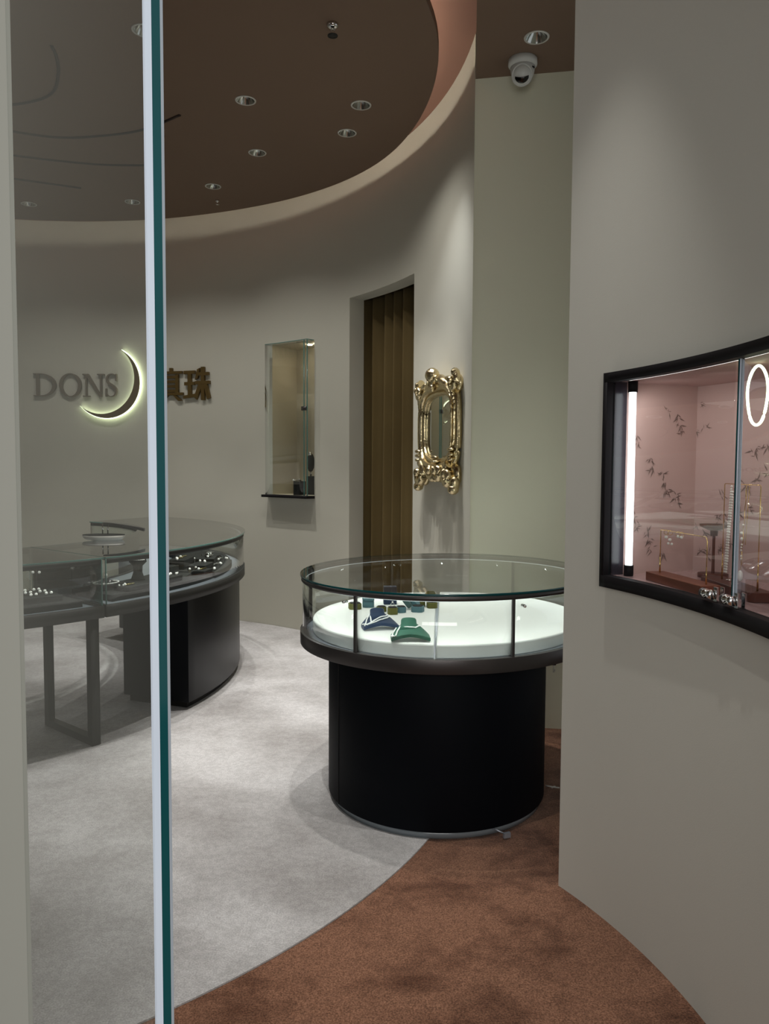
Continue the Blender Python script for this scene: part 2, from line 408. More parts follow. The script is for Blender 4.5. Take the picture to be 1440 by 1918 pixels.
struct('wall_right', bm, 'wall_near', fixn=False)

# showcase lining: pink paper with bamboo sprigs drawn as procedural strokes
def bamboo_mat():
    m = bpy.data.materials.new('pink_bamboo_paper'); m.use_nodes = True; nt = m.node_tree; b = nt.nodes['Principled BSDF']
    N = nt.nodes.new; L = nt.links.new
    b.inputs['Roughness'].default_value = 0.6
    n = N('ShaderNodeTexNoise'); n.inputs['Scale'].default_value = 3
    r = N('ShaderNodeValToRGB'); r.color_ramp.elements[0].color = (0.50, 0.345, 0.32, 1); r.color_ramp.elements[1].color = (0.57, 0.40, 0.37, 1)
    tc = N('ShaderNodeTexCoord'); L(tc.outputs['Object'], n.inputs['Vector']); L(n.outputs[0], r.inputs[0]); L(r.outputs[0], b.inputs['Base Color'])
    return m
M['paper'] = bamboo_mat(); M['leaf'] = mat('printed_leaf', (0.21, 0.14, 0.125), 0.7, noise=0.2)
BACK = 0.36
vit = thing('wall_showcase', 'long black framed pink lined showcase set in the curved right wall', 'showcase', tuple(rp((VA0 + VA1) / 2, VZ0)))
bm = newbm(); n = 40
for i in range(n):
    a, b = VA0 + (VA1 - VA0) * i / n, VA0 + (VA1 - VA0) * (i + 1) / n
    quad(bm, rp(a, VZ0, BACK), rp(a, VZ1, BACK), rp(b, VZ1, BACK), rp(b, VZ0, BACK)).smooth = True
quad(bm, rp(VA1, VZ0, 0.05), rp(VA1, VZ0, BACK), rp(VA1, VZ1, BACK), rp(VA1, VZ1, 0.05))
quad(bm, rp(VA0, VZ0, 0.05), rp(VA0, VZ1, 0.05), rp(VA0, VZ1, BACK), rp(VA0, VZ0, BACK))
bpm = bm
bm = newbm(); ringseg(bm, RC, RR + 0.0, RR + BACK, VA0, VA1, VZ0 - 0.01, VZ0, 40); obj('shelf', bm, 'pinkfloor', vit, label='glossy pink shelf')
bm = newbm(); ringseg(bm, RC, RR + 0.0, RR + BACK, VA0, VA1, VZ1, VZ1 + 0.01, 40); obj('top_panel', bm, 'paper', vit)
bm = newbm(); ringseg(bm, RC, RR + 0.001, RR + 0.055, VA1 - 0.02, VA1 + 0.3, VZ0, VZ1, 2); obj('side_reveal', bm, 'reveal', vit, label='dark purple grey side reveal')
# frame: four bars standing proud of the wall
bm = newbm()
F0, F1 = RR - 0.028, RR + 0.004
ringseg(bm, RC, F0, F1, VA0, VA1 + 0.35, VZ1 - 0.004, VZ1 + 0.026, 40)
ringseg(bm, RC, F0, F1, VA0, VA1 + 0.35, VZ0 - 0.036, VZ0 + 0.002, 40)
ringseg(bm, RC, F0, F1, VA1 - 0.05, VA1 + 0.5, VZ0 - 0.036, VZ1 + 0.026, 2)
obj('frame', bm, 'frame', vit)
JA = math.degrees(math.atan2(1.915 - RC[1], 0.887 - RC[0]))      # joint of the two curved panes
for a0, a1 in ((VA0, JA - 0.13), (JA + 0.11, VA1 - 0.35)):
    bm = newbm(); ringseg(bm, RC, RR - 0.012, RR - 0.006, a0, a1, VZ0 + 0.004, VZ1 - 0.006, 30, endmi=1)
    obj('glass_pane', bm, ['glass', 'edge'], vit)
bm = newbm(); ringseg(bm, RC, RR - 0.0160, RR - 0.004, JA - 0.03, JA + 0.10, VZ0 + 0.004, VZ1 - 0.006, 1)
obj('pane_joint', bm, 'edge', vit, label='dark teal glass edge')
bm = newbm(); ringseg(bm, RC, RR - 0.0150, RR - 0.004, JA - 0.12, JA - 0.03, VZ0 + 0.004, VZ1 - 0.006, 1)
obj('pane_seal', bm, 'edge_l', vit, label='pale grey seal beside the glass edge')
# led tube at the left end
bm = newbm(); pl = rp(VA1 - 0.95, 0, 0.050)
tube(bm, [(pl.x, pl.y, VZ0 + 0.035), (pl.x, pl.y, VZ1 - 0.035)], 0.0115, 12)
lt = obj('light_tube', bm, 'led', vit, label='glowing white light tube')
for z in (VZ0 + 0.018, VZ1 - 0.018):
    bm = newbm(); lathe(bm, [(0, -0.017), (0.0155, -0.017), (0.0155, 0.017), (0, 0.017)], (pl.x, pl.y, z), 12)
    obj('tube_cap', bm, 'frame', lt)
for a_ in (20.5, 15.0, 9.0, 3.0, -3.0):
    p_ = rp(a_, VZ1 - 0.02, 0.07); q_ = rp(a_ + 1.2, VZ0 + 0.2, 0.30)
    light('showcase_fill', 'SPOT', p_, 0.85, (1.0, 0.95, 0.92), q_, spot_size=rad(165), spot_blend=0.7, shadow_soft_size=0.008)  # unseen spots added to light the pink lining evenly
bm = newbm(); ringseg(bm, RC, RR + 0.004, RR + 0.008, VA0 + 1, VA1 - 2.0, VZ1 - 0.004, VZ1 - 0.001, 40)
obj('top_light_strip', bm, 'vitled', vit, label='thin bright strip along the top front edge')
# printed bamboo on the back panel: thin leaf strokes, 1 mm proud
def sprig(bm, a, z, s, rng, side=None):
    R_ = RR + BACK - 0.0015
    def P(u, v):
        if side is not None: return rp(VA1 - 0.06, z + v, side + u)
        return Vector((RC[0] + R_ * cos(rad(a) - u / R_), RC[1] + R_ * sin(rad(a) - u / R_), z + v))
    for k in range(rng.randint(5, 9)):
        t = rng.uniform(-2.6, 0.2) if rng.random() < 0.6 else rng.uniform(0, 2 * PI)
        l = s * rng.uniform(0.5, 1.1); w = l * 0.08
        ou, ov = rng.uniform(-0.3, 0.3) * s, rng.uniform(-0.3, 0.3) * s
        du, dv = cos(t), sin(t)
        pts = [P(ou, ov), P(ou + du * l * 0.4 - dv * w, ov + dv * l * 0.4 + du * w), P(ou + du * l, ov + dv * l), P(ou + du * l * 0.4 + dv * w, ov + dv * l * 0.4 - du * w)]
        bm.faces.new([bm.verts.new(p) for p in pts]).material_index = 1
rng = random.Random(11); bm = bpm
amin, amax = 3.0, VA1
for k in range(46):
    a = amin + (amax - amin) * ((k * 0.618034) % 1.0); z = VZ0 + 0.05 + (VZ1 - VZ0 - 0.1) * ((k * 0.7549 + 0.13) % 1.0)
    sprig(bm, a, z, rng.uniform(0.024, 0.038), rng)
    if rng.random() < 0.4: sprig(bm, a + 0.9, z + rng.uniform(-0.02, 0.03), 0.02, rng)
for k in range(20): sprig(bm, 0, VZ0 + 0.06 + (VZ1 - VZ0 - 0.12) * ((k * 0.618 + 0.3) % 1.0), rng.uniform(0.022, 0.034), rng, 0.09 + 0.24 * ((k * 0.7549) % 1.0))
obj('back_panel', bm, ['paper', 'leaf'], vit, fixn=False, label='pink paper printed with dark bamboo sprigs')

# ------------------------------------------------------------------ left front wall and glass door
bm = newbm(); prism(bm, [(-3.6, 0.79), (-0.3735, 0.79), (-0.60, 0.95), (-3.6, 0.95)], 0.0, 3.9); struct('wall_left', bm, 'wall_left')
dd = Vector((-0.72, 0.694, 0)).normalized(); dn_ = Vector((0.694, 0.72, 0)).normalized()
Fp = Vector((-0.1827, 0.600, 0)); T = 0.0155; LEN = 0.272
door = thing('glass_door', 'frameless glass door panel with teal polished edge at the shop opening', 'glass door', (Fp.x, Fp.y, 0.0))
def slab(bm, s0, s1, t0, t1, z0, z1):
    P = [Fp + dd * s + dn_ * t for s, t in ((s0, t0), (s1, t0), (s1, t1), (s0, t1))]
    prism(bm, [(p.x, p.y) for p in P], z0, z1)
bm = newbm(); slab(bm, 0.003, LEN, 0.001, T - 0.001, 0.0, 3.4); obj('pane', bm, 'pane', door, label='clear slightly grey glass pane')
bm = newbm(); slab(bm, 0, 0.003, 0.0000, 0.0057, 0.0, 3.4); obj('front_chamfer', bm, 'edge_l', door, label='pale blue polished chamfer')
bm = newbm(); slab(bm, 0, 0.0029, 0.0057, 0.0130, 0.0, 3.4); obj('polished_edge', bm, 'edge', door, label='dark teal glass edge')
bm = newbm(); slab(bm, 0, 0.003, 0.0130, T, 0.0, 3.4); obj('rear_chamfer', bm, 'edge_g', door, label='grey polished chamfer')

# ================================================================== CENTRAL DISPLAY TABLE
E1, E2 = (0.624, 0.782), (0.782, -0.624); EC = (0.299, 3.613); EA, EB = 0.722, 0.660
def ep(t, d=0.0):       # point on the oval, d metres inside
    return (EC[0] + (EA - d) * cos(t) * E1[0] + (EB - d) * sin(t) * E2[0], EC[1] + (EA - d) * cos(t) * E1[1] + (EB - d) * sin(t) * E2[1])
def oval(d, n=96): return [ep(-2 * PI * i / n, d) for i in range(n)]
tab = thing('display_table', 'round black jewellery display table with glass case top in the middle of the shop', 'display table', (0.242, 3.488, 0))
bm = newbm(); prism(bm, arcpts((0.242, 3.488), 0.478, 0, 357, 119), 0.006, 0.035, smooth=True); obj('plinth', bm, 'acry', tab, label='recessed grey acrylic plinth')
bm = newbm(); prism(bm, arcpts((0.242, 3.488), 0.493, 0, 357, 119), 0.035, 0.700, smooth=True); bd = obj('base', bm, 'matblack', tab, label='black round cabinet base', bevel=0.003)
bm = newbm(); a = rad(208)
for rr in (0.4935,): box(bm, (0.242 + rr * cos(a), 3.488 + rr * sin(a), 0.367), (0.003, 0.003, 0.66), a)
obj('door_gap', bm, 'dark', bd)
def ovalring(bm, d0, d1, z0, z1, n=96):
    A, B = oval(d0, n), oval(d1, n)
    v = [[bm.verts.new((*A[i], z0)), bm.verts.new((*A[i], z1)), bm.verts.new((*B[i], z1)), bm.verts.new((*B[i], z0))] for i in range(n)]
    for i in range(n):
        j = (i + 1) % n
        for k in range(4):
            f = bm.faces.new((v[i][k], v[i][(k + 1) % 4], v[j][(k + 1) % 4], v[j][k])); f.smooth = k in (0, 2)
bm = newbm(); ovalring(bm, 0.0, 0.022, 0.700, 0.757); obj('lower_ring', bm, 'gun', tab, bevel=0.001)
bm = newbm(); prism(bm, oval(0.020), 0.702, 0.748); obj('platform', bm, 'platform', tab, label='blue grey steel platform under the cloth boards')
bm = newbm(); ovalring(bm, 0.004, 0.022, 0.984, 1.003); ur = obj('upper_ring', bm, 'gun', tab)
bm = newbm(); ovalring(bm, 0.0165, 0.0215, 0.9805, 0.9835); obj('light_strip', bm, 'ringled', ur, label='white light strip inside the upper ring')
bm = newbm(); prism(bm, oval(0.0), 1.003, 1.013, mi=(0, 0, 1), smooth=True); obj('glass_top', bm, ['glass', 'edge'], tab, label='round glass lid with teal edge')
PT = [rad(t) for t in (176.5, 121, 58, 356, 296.5, 243)]
for i, t in enumerate(PT):
    x, y = ep(t, 0.010); bm = newbm(); box(bm, (x, y, 0.8705), (0.011, 0.011, 0.227), math.atan2(y - EC[1], x - EC[0])); obj('post', bm, 'gun', tab)
ts = sorted(PT)
for i in range(6):
    t0, t1 = ts[i], ts[(i + 1) % 6] + (2 * PI if i == 5 else 0)
    bm = newbm(); n = 14; v = []
    for k in range(n + 1):
        t = t0 + 0.012 + (t1 - t0 - 0.024) * k / n
        A, B = ep(t, 0.010), ep(t, 0.015)
        v.append([bm.verts.new((*A, 0.758)), bm.verts.new((*A, 0.983)), bm.verts.new((*B, 0.983)), bm.verts.new((*B, 0.758))])
    for k in range(n):
        for q in range(4):
            f = bm.faces.new((v[k][q], v[k][(q + 1) % 4], v[k + 1][(q + 1) % 4], v[k + 1][q])); f.smooth = q in (0, 2)
    bm.faces.new(v[0]); bm.faces.new(v[-1][::-1])
    obj('side_glass', bm, 'glass', tab)
for i in range(14):     # small led lamps under the upper ring
    t = 2 * PI * (i + 0.5) / 14; x, y = ep(t, 0.024)
    light('case_lamp', 'SPOT', (x, y, 0.979), 0.80, (0.93, 1.0, 0.98), (x * 0.72 + EC[0] * 0.28, y * 0.72 + EC[1] * 0.28, 0.80), spot_size=rad(160), spot_blend=0.9, shadow_soft_size=0.004)
# small glass clamps near the posts
for t, dt in ((176.5, 5), (121, -4), (296.5, 4)):
    x, y = ep(rad(t + dt), 0.012); bm = newbm(); an = math.atan2(y - EC[1], x - EC[0])
    mt = Matrix.Translation((x, y, 0.955)) @ Matrix.Rotation(an, 4, 'Z') @ Matrix.Rotation(PI / 2, 4, 'Y')
    lathe(bm, [(0, -0.012), (0.006, -0.012), (0.006, 0.012), (0, 0.012)], n=12, mtx=mt); obj('glass_clamp', bm, 'chrome', tab)
# lock at the right, under the lower ring
bm = newbm(); mt = Matrix.Translation((0.735, 3.39, 0.672)) @ Matrix.Rotation(rad(-20), 4, 'Z') @ Matrix.Rotation(PI / 2, 4, 'Y')
lathe(bm, [(0, -0.03), (0.011, -0.03), (0.011, 0.012), (0, 0.012)], n=16, mtx=mt); obj('lock', bm, 'chrome', tab, label='round chrome lock')
keys = thing('key_ring', 'small key with black head hanging from the lock of the round display table', 'keys', (0.752, 3.375, 0.59))
bm = newbm(); box(bm, (0.757, 3.382, 0.672), (0.012, 0.022, 0.026)); tube(bm, [(0.750, 3.385, 0.672), (0.757, 3.382, 0.672)], 0.003, 8); obj('key_head', bm, 'blk', keys, bevel=0.004)
bm = newbm(); tube(bm, [(0.757 + 0.006 * cos(i * PI / 6), 3.376, 0.650 + 0.010 * sin(i * PI / 6)) for i in range(12)], 0.0015, 6, True); obj('ring', bm, 'chrome', keys)
bm = newbm(); box(bm, (0.757, 3.376, 0.632), (0.020, 0.010, 0.024)); k2 = obj('key_head', bm, 'blk', keys, bevel=0.004)
bm = newbm(); box(bm, (0.757, 3.376, 0.605), (0.007, 0.003, 0.034)); box(bm, (0.7615, 3.376, 0.598), (0.004, 0.003, 0.008)); obj('key_blade', bm, 'chrome', k2)
# levelling feet / door stop bits by the base
bm = newbm(); box(bm, (0.50, 3.02, 0.018), (0.03, 0.012, 0.020), 0.4); tube(bm, [(0.49, 3.03, 0.02), (0.44, 3.06, 0.03)], 0.003, 6); obj('levelling_foot', bm, 'platform', tab)
bm = newbm(); tube(bm, [(0.760, 3.52, 0.012), (0.778, 3.50, 0.016), (0.80, 3.505, 0.010), (0.818, 3.49, 0.014)], 0.0035, 6); box(bm, (0.795, 3.508, 0.010), (0.022, 0.006, 0.006), 0.5)
o = obj('cable_tie', bm, 'white'); tag(o, 'small scrap of white cable lying on the brown carpet beside the round table', 'cable')

# two white cloth covered boards with a seam between
def board(side):
    n = 96; seam0, seam1 = Vector((0.165 + 0.035, 2.93)), Vector((0.30, 4.24))
    out = []
    for i in range(n * 4):
        p = Vector(ep(-2 * PI * i / (n * 4), 0.058))
        d = (seam1 - seam0).cross(p - seam0) if False else (seam1.x - seam0.x) * (p.y - seam0.y) - (seam1.y - seam0.y) * (p.x - seam0.x)
        if (d > 0.0015) == (side > 0) and abs(d) > 0.0015: out.append((i, p))
    idx = [i for i, p in out]
    k = next((j for j in range(len(idx)) if (idx[j] - idx[j - 1]) % (n * 4) != 1), 0)
    out = out[k:] + out[:k]
    return [(p.x, p.y) for i, p in out]
for side, nm in ((1, 'white cloth display board forming the left half inside the round table'), (-1, 'white cloth display board forming the right half inside the round table')):
    bm = newbm(); ztop = 0.805 if side > 0 else 0.803
    prism(bm, board(side), 0.7485, ztop, smooth=False)
    o = obj('display_board', bm, 'cloth', bevel=0.006); tag(o, nm, 'display board')
BZ = 0.805

# ------------------------------------------------------------------ busts with pearl strands
def bust(name, label, m, loc, rz, sc=1.0):
    t = thing(name, label, 'necklace bust', (loc[0], loc[1], loc[2]), rz)
    bm = newbm()
    # bib: saddle draped over its own arch; x is across the shoulders, y away from the viewer
    def P(s, q, th):
        x = s * 0.085; hump = 0.036 * (1 - abs(s) ** 1.9)
        y = -0.052 - 0.012 * (1 - s * s) + q * (0.070 + 0.035 * (1 - s * s)) - 0.02 * abs(s)
        z = 0.004 + hump + q * 0.020 * (1 - abs(s)) - (1 - q) * 0.020 * (1 - s * s)
        return Vector((x, y, max(0.001, z + th)))
    ns, nq = 18, 8
    top = [[bm.verts.new(P(-1 + 2 * i / ns, j / nq, 0.015)) for j in range(nq + 1)] for i in range(ns + 1)]
    bot = [[bm.verts.new(P(-1 + 2 * i / ns, j / nq, 0.0)) for j in range(nq + 1)] for i in range(ns + 1)]
    for i in range(ns):
        for j in range(nq):
            bm.faces.new((top[i][j], top[i + 1][j], top[i + 1][j + 1], top[i][j + 1])).smooth = True
            bm.faces.new((bot[i][j], bot[i][j + 1], bot[i + 1][j + 1], bot[i + 1][j])).smooth = True
    for i in range(ns):
        bm.faces.new((top[i][0], bot[i][0], bot[i + 1][0], top[i + 1][0])); bm.faces.new((top[i][nq], top[i + 1][nq], bot[i + 1][nq], bot[i][nq]))
    for j in range(nq):
        bm.faces.new((top[0][j], top[0][j + 1], bot[0][j + 1], bot[0][j])); bm.faces.new((top[ns][j], bot[ns][j], bot[ns][j + 1], top[ns][j + 1]))
    bmesh.ops.scale(bm, vec=(sc, sc, sc), verts=bm.verts)
    mw = t.matrix_basis.copy(); mw = Matrix.Translation(loc) @ Matrix.Rotation(rz, 4, 'Z'); bm.transform(mw)
    obj('bib', bm, m, t, bevel=0.002)
    bm = newbm()
    mt = Matrix.Translation((-0.004, 0.004, 0.040)) @ Matrix.Rotation(rad(-30), 4, 'X')
    lathe(bm, [(0, -0.01), (0.052, -0.01), (0.043, 0.010), (0.035, 0.026), (0.034, 0.044), (0.030, 0.050), (0, 0.051)], n=24, sx=1.0, sy=0.62, mtx=mt)
    bmesh.ops.scale(bm, vec=(sc, sc, sc), verts=bm.verts); bm.transform(mw)
    obj('neck', bm, m, t)
    t['_'] = 0; del t['_']
    return t, mw, P, sc
def strand(name, label, B, paths, r=0.0026):
    t, mw, P, sc = B
    bm = newbm()
    for path in paths:
        pts = []
        for k in range(len(path) - 1):
            for q in range(10):
                f = q / 10; s = path[k][0] * (1 - f) + path[k + 1][0] * f; w = path[k][1] * (1 - f) + path[k + 1][1] * f
                pts.append(mw @ (P(s, w, 0.0155 + r * 1.1) * sc))
        pts.append(mw @ (P(path[-1][0], path[-1][1], 0.0155 + r * 1.1) * sc))
        acc = 0; last = pts[0]; ball(bm, last, r, 1)
        for p in pts[1:]:
            while (p - last).length > 1.45 * r:
                last = last + (p - last).normalized() * 1.45 * r; ball(bm, last, r, 1)
    o = obj(name, bm, 'ribbon'); tag(o, label, 'necklace'); return o
B1 = bust('necklace_bust', 'navy blue velvet neck bust lying on the white cloth board', 'blue', (-0.022, 3.285, BZ + 0.0002), rad(12), 0.92)
strand('pearl_necklace', 'white pearl necklace wound round the navy blue bust', B1, [[(-0.93, 0.1), (-0.7, 0.7), (-0.45, 0.98)], [(-0.98, 0.55), (-0.8, 0.08), (-0.4, 0.22), (0.0, 0.36), (0.35, 0.58), (0.55, 0.9)], [(-0.8, 0.08), (-0.3, 0.10), (0.1, 0.22), (0.4, 0.46), (0.6, 0.8)], [(-0.55, 0.18), (-0.45, 0.9)]], 0.0036)
B2 = bust('necklace_bust', 'green velvet neck bust lying on the white cloth, in front of the blue one', 'green', (0.105, 3.070, BZ + 0.0002), rad(2), 0.92)
strand('pearl_necklace', 'white pearl necklace looped over the green bust', B2, [[(-0.95, 0.05), (-0.9, 0.6), (-0.7, 0.95)], [(-0.78, 0.02), (-0.66, 0.5), (-0.5, 0.78), (-0.25, 0.52), (0.0, 0.42), (0.3, 0.50), (0.5, 0.85)], [(-0.98, 0.3), (-0.86, 0.02)]], 0.0036)

# ------------------------------------------------------------------ ring boxes
def ringbox(label, m, loc, rz, w=0.046, h=0.028, lid='none', sides=8, inner='dark', jewel=None):
    t = thing('ring_box', label, 'ring box', loc, rz)
    mw = Matrix.Translation(loc) @ Matrix.Rotation(rz, 4, 'Z')
    def octo(r, sq=0.62):
        c = r * 0.5; k = c * sq
        return [(c, -k), (c, k), (k, c), (-k, c), (-c, k), (-c, -k), (-k, -c), (k, -c)]
    bm = newbm(); prism(bm, octo(w), 0, h); bm.transform(mw); obj('box', bm, m, t, bevel=0.002)
    bm = newbm(); prism(bm, octo(w * 0.80), h, h + 0.003)
    bm.transform(mw); obj('cushion', bm, m if lid == 'closed' else 'dark', t)
    if lid == 'open':
        bm = newbm(); prism(bm, octo(w), 0, h * 0.6)
        bm.transform(mw @ Matrix.Translation((0, w * 0.5 + 0.004, h)) @ Matrix.Rotation(rad(80), 4, 'X') @ Matrix.Translation((0, w * 0.5, -h * 0.3)))
        obj('lid', bm, m, t, bevel=0.002)
    elif lid == 'closed':
        bm = newbm(); prism(bm, octo(w * 1.03), h + 0.003, h + 0.014); bm.transform(mw); obj('lid', bm, m, t, bevel=0.002)
    return t, mw, h
def ring_on(label, R, kind='diam'):
    t, mw, h = R
    g = thing('pearl_ring', label, 'ring', tuple(mw @ Vector((0, 0, h))), 0)
    bm = newbm(); tube(bm, [mw @ Vector((0.009 * cos(a * PI / 8), 0, h + 0.0035 + 0.0085 + 0.009 * sin(a * PI / 8))) for a in range(16)], 0.0012, 6, True); obj('band', bm, kind, g)
    bm = newbm(); ball(bm, mw @ Vector((0, 0, h + 0.025)), 0.0045); obj('pearl', bm, 'pearl', g)
r1 = ringbox('olive green open ring box at the far left, behind the front post', 'olive', (-0.142, 3.72, BZ), 0.2, 0.060, 0.028)
r2 = ringbox('grey blue ring box with white pearls round its rim, next to the leftmost olive box', 'teal', (-0.078, 3.775, BZ), 0.1, 0.056, 0.030, lid='closed')
bm = newbm()
for k in range(9): ball(bm, Vector(r2[1] @ Vector((-0.022 + 0.0055 * k, -0.010 + 0.004 * sin(k), 0.0305 + 0.0165))), 0.0030, 1)
o = obj('pearl_bracelet', bm, 'pearl'); tag(o, 'short row of white pearls lying on the grey blue ring box', 'bracelet')
r3 = ringbox('olive ring box with open empty top right behind the navy bust', 'olive', (0.040, 3.590, BZ), 0.15, 0.046, 0.032)
ring_on('large pearl ring standing in the olive box behind the navy bust', r3, 'diam')
r3b = ringbox('small olive ring box half hidden by the neck of the navy bust', 'olive', (-0.012, 3.655, BZ), 0.5, 0.042, 0.024)
r4 = ringbox('small grey blue ring box between the olive box and the open tilted box', 'teal', (0.082, 3.635, BZ), 0.3, 0.042, 0.028)
bm = newbm(); bm2 = None
# tall dark blue gift box at the back
bm = newbm(); box(bm, (0.030, 3.86, BZ + 0.045), (0.066, 0.05, 0.090), 0.05)
tb = obj('gift_box', bm, 'blue', bevel=0.003); tag(tb, 'upright dark blue box standing behind the ring boxes', 'box')
r5 = ringbox('grey blue hexagonal ring box with its dark lid leaning open behind it', 'teal', (0.162, 3.655, BZ), -0.35, 0.056, 0.028)
bm = newbm(); cbx = Matrix.Translation((0.118, 3.725, BZ + 0.034)) @ Matrix.Rotation(-0.35, 4, 'Z') @ Matrix.Rotation(rad(50), 4, 'Y')
prism(bm, [(0.028, -0.018), (0.028, 0.018), (0.018, 0.028), (-0.018, 0.028), (-0.028, 0.018), (-0.028, -0.018), (-0.018, -0.028), (0.018, -0.028)], -0.012, 0.012); bm.transform(cbx)
obj('lid', bm, 'dteal', r5[0], bevel=0.002, label='dark teal outer lid leaning on edge')
bm = newbm(); prism(bm, [(0.026, -0.018), (0.026, 0.018), (0.018, 0.026), (-0.018, 0.026), (-0.026, 0.018), (-0.026, -0.018), (-0.018, -0.026), (0.018, -0.026)], -0.010, 0.010)
bm.transform(Matrix.Translation((0.150, 3.735, BZ + 0.036)) @ Matrix.Rotation(-0.35, 4, 'Z') @ Matrix.Rotation(rad(52), 4, 'Y'))
obj('lid_cushion', bm, 'teal', r5[0], bevel=0.002)
r6 = ringbox('olive ring box with raised back lid, rightmost of the boxes', 'olive', (0.236, 3.760, BZ), 0.15, 0.050, 0.028, lid='open')
r7 = ringbox('dark olive ring box at the back beside the rightmost box', 'olive', (0.178, 3.800, BZ), 0.0, 0.054, 0.034, lid='closed')

# ================================================================== COUNTERS ON THE LEFT
def counter(label, a0, a1, body, legs):
    am = (a0 + a1) / 2
    t = thing('display_counter', label, 'display counter', (CC[0] + 1.80 * cos(rad(am)), CC[1] + 1.80 * sin(rad(am)), 0))
    n = max(12, int((a1 - a0) / 2))
    bm = newbm(); ringseg(bm, CC, CR - 0.02, CR, a0, a1, 0.692, 0.757, n); ringseg(bm, CC, 1.385, 1.405, a0, a1, 0.692, 0.757, n)
    for e in (a0, a1 - 0.6): ringseg(bm, CC, 1.405, CR - 0.02, e, e + 0.6, 0.692, 0.757, 1)
    obj('rim', bm, 'gun_l', t)
    bm = newbm(); ringseg(bm, CC, 1.405, CR - 0.02, a0 + 0.6, a1 - 0.6, 0.700, 0.7485, n); obj('platform', bm, 'platform', t, label='pale steel platform')
    bm = newbm(); ringseg(bm, CC, 1.38, CR + 0.003, a0, a1, 1.004, 1.013, n, mi=(0, 0, 1)); obj('glass_top', bm, ['glass', 'edge_s'], t)
    bm = newbm(); ringseg(bm, CC, CR - 0.025, CR - 0.006, a0 + 0.3, a1 - 0.3, 0.978, 1.0035, n); ringseg(bm, CC, 1.385, 1.402, a0 + 0.3, a1 - 0.3, 0.978, 1.0035, n); tr = obj('top_rail', bm, 'gun_l', t)
    bm = newbm(); ringseg(bm, CC, CR - 0.034, CR - 0.028, a0 + 1, a1 - 1, 0.984, 0.992, n); obj('light_strip', bm, 'caseled', tr)
    bm = newbm(); ringseg(bm, CC, CR - 0.012, CR - 0.007, a0 + 0.1, a1 - 0.1, 0.7575, 0.9775, n, endmi=1); ringseg(bm, CC, 1.388, 1.393, a0 + 0.1, a1 - 0.1, 0.7575, 0.9775, n, endmi=1)
    obj('side_glass', bm, ['glass', 'edge_s'], t)
    for e in (a0 + 0.1, a1 - 0.25):
        bm = newbm(); ringseg(bm, CC, 1.40, CR - 0.014, e, e + 0.15, 0.7575, 1.0035, 1, mi=(0, 0, 0)); obj('end_glass', bm, 'glass', t)
        bm = newbm(); ringseg(bm, CC, CR - 0.012, CR - 0.004, e, e + 0.10, 0.7575, 1.0035, 1); obj('glass_corner', bm, 'edge_s', t)
    if body:
        bm = newbm(); ringseg(bm, CC, 1.64, 2.125, body[0], body[1], 0.05, 0.6915, 40); b = obj('body', bm, 'black', t, label='black curved cabinet body', bevel=0.002)
        bm = newbm(); ringseg(bm, CC, 1.67, 2.09, body[0] + 0.8, body[1] - 0.8, 0.008, 0.05, 40); obj('plinth', bm, 'dark', b)
    if legs is not None:
        bm = newbm()
        hw = math.degrees(0.022 / 1.9)
        for r in (1.64, 2.115): ringseg(bm, CC, r - 0.022, r + 0.022, legs - hw, legs + hw, 0.0088, 0.6915, 2)
        ringseg(bm, CC, 1.662, 2.093, legs - hw, legs + hw, 0.0088, 0.048, 2)
        obj('leg_frame', bm, 'gun_l', t, label='grey metal leg frame')
    return t
counter('curved glass topped counter on a black cabinet behind the glass door', -37.9, 62, (-20.5, 60), None)
counter('curved glass topped counter on open grey metal leg frames, leftmost', -84, -38.2, (-83, -62), -39.3)

# trays (dark velvet boards) and risers
def ctray(name, label, a0, a1, r0, r1, z0, z1, cat='display tray'):
    bm = newbm(); ringseg(bm, CC, r0, r1, a0, a1, z0, z1, 8)
    o = obj(name, bm, 'tray', bevel=0.002); return tag(o, label, cat)
TZ = 0.785
ctray('display_tray', 'dark grey velvet tray at the near end of the cabinet counter', -35.0, -8, 1.68, 2.06, 0.7487, TZ)
ctray('display_tray', 'dark grey velvet tray in the middle of the cabinet counter, loaded with jewellery', -7.5, 12, 1.68, 2.07, 0.7487, TZ + 0.004)
ctray('display_tray', 'dark grey velvet tray at the far rounded end of the cabinet counter', 12.5, 40, 1.68, 2.06, 0.7487, TZ)
ctray('display_tray', 'dark grey velvet tray in the open leg counter at the left edge', -72, -40.2, 1.62, 2.08, 0.7487, TZ)
def cp(a, r): return (CC[0] + r * cos(rad(a)), CC[1] + r * sin(rad(a)))
def riser(label, a, r, w, d, z, h):
    x, y = cp(a, r); bm = newbm(); box(bm, (x, y, z + h / 2), (d, w, h), rad(a)); o = obj('jewellery_riser', bm, 'tray', bevel=0.002)
    return tag(o, label, 'riser')
riser('low black riser under the looped pearl necklace, left of the glass joint', -31.0, 1.83, 0.20, 0.15, TZ + 0.0005, 0.030)
riser('low black riser with a pearl ring at the near corner of the tray', -29.5, 1.985, 0.16, 0.11, TZ + 0.0005, 0.026)
riser('wide black riser in the left edge tray with rows of pearl studs', -47.2, 1.88, 0.34, 0.26, TZ + 0.0005, 0.030)
riser('tall black riser behind the glass door edge, near the middle', -12.4, 1.80, 0.12, 0.12, TZ + 0.0005, 0.060)
riser('low black riser just left of the door edge with two pearl studs', -19.5, 1.96, 0.14, 0.11, TZ + 0.0005, 0.032)
riser('low black riser nearest the counter front with a gold bar brooch', -9.0, 2.0, 0.15, 0.09, TZ + 0.0045, 0.022)
riser('black stepped riser with earrings, middle row', -3.0, 1.92, 0.22, 0.12, TZ + 0.0045, 0.034)
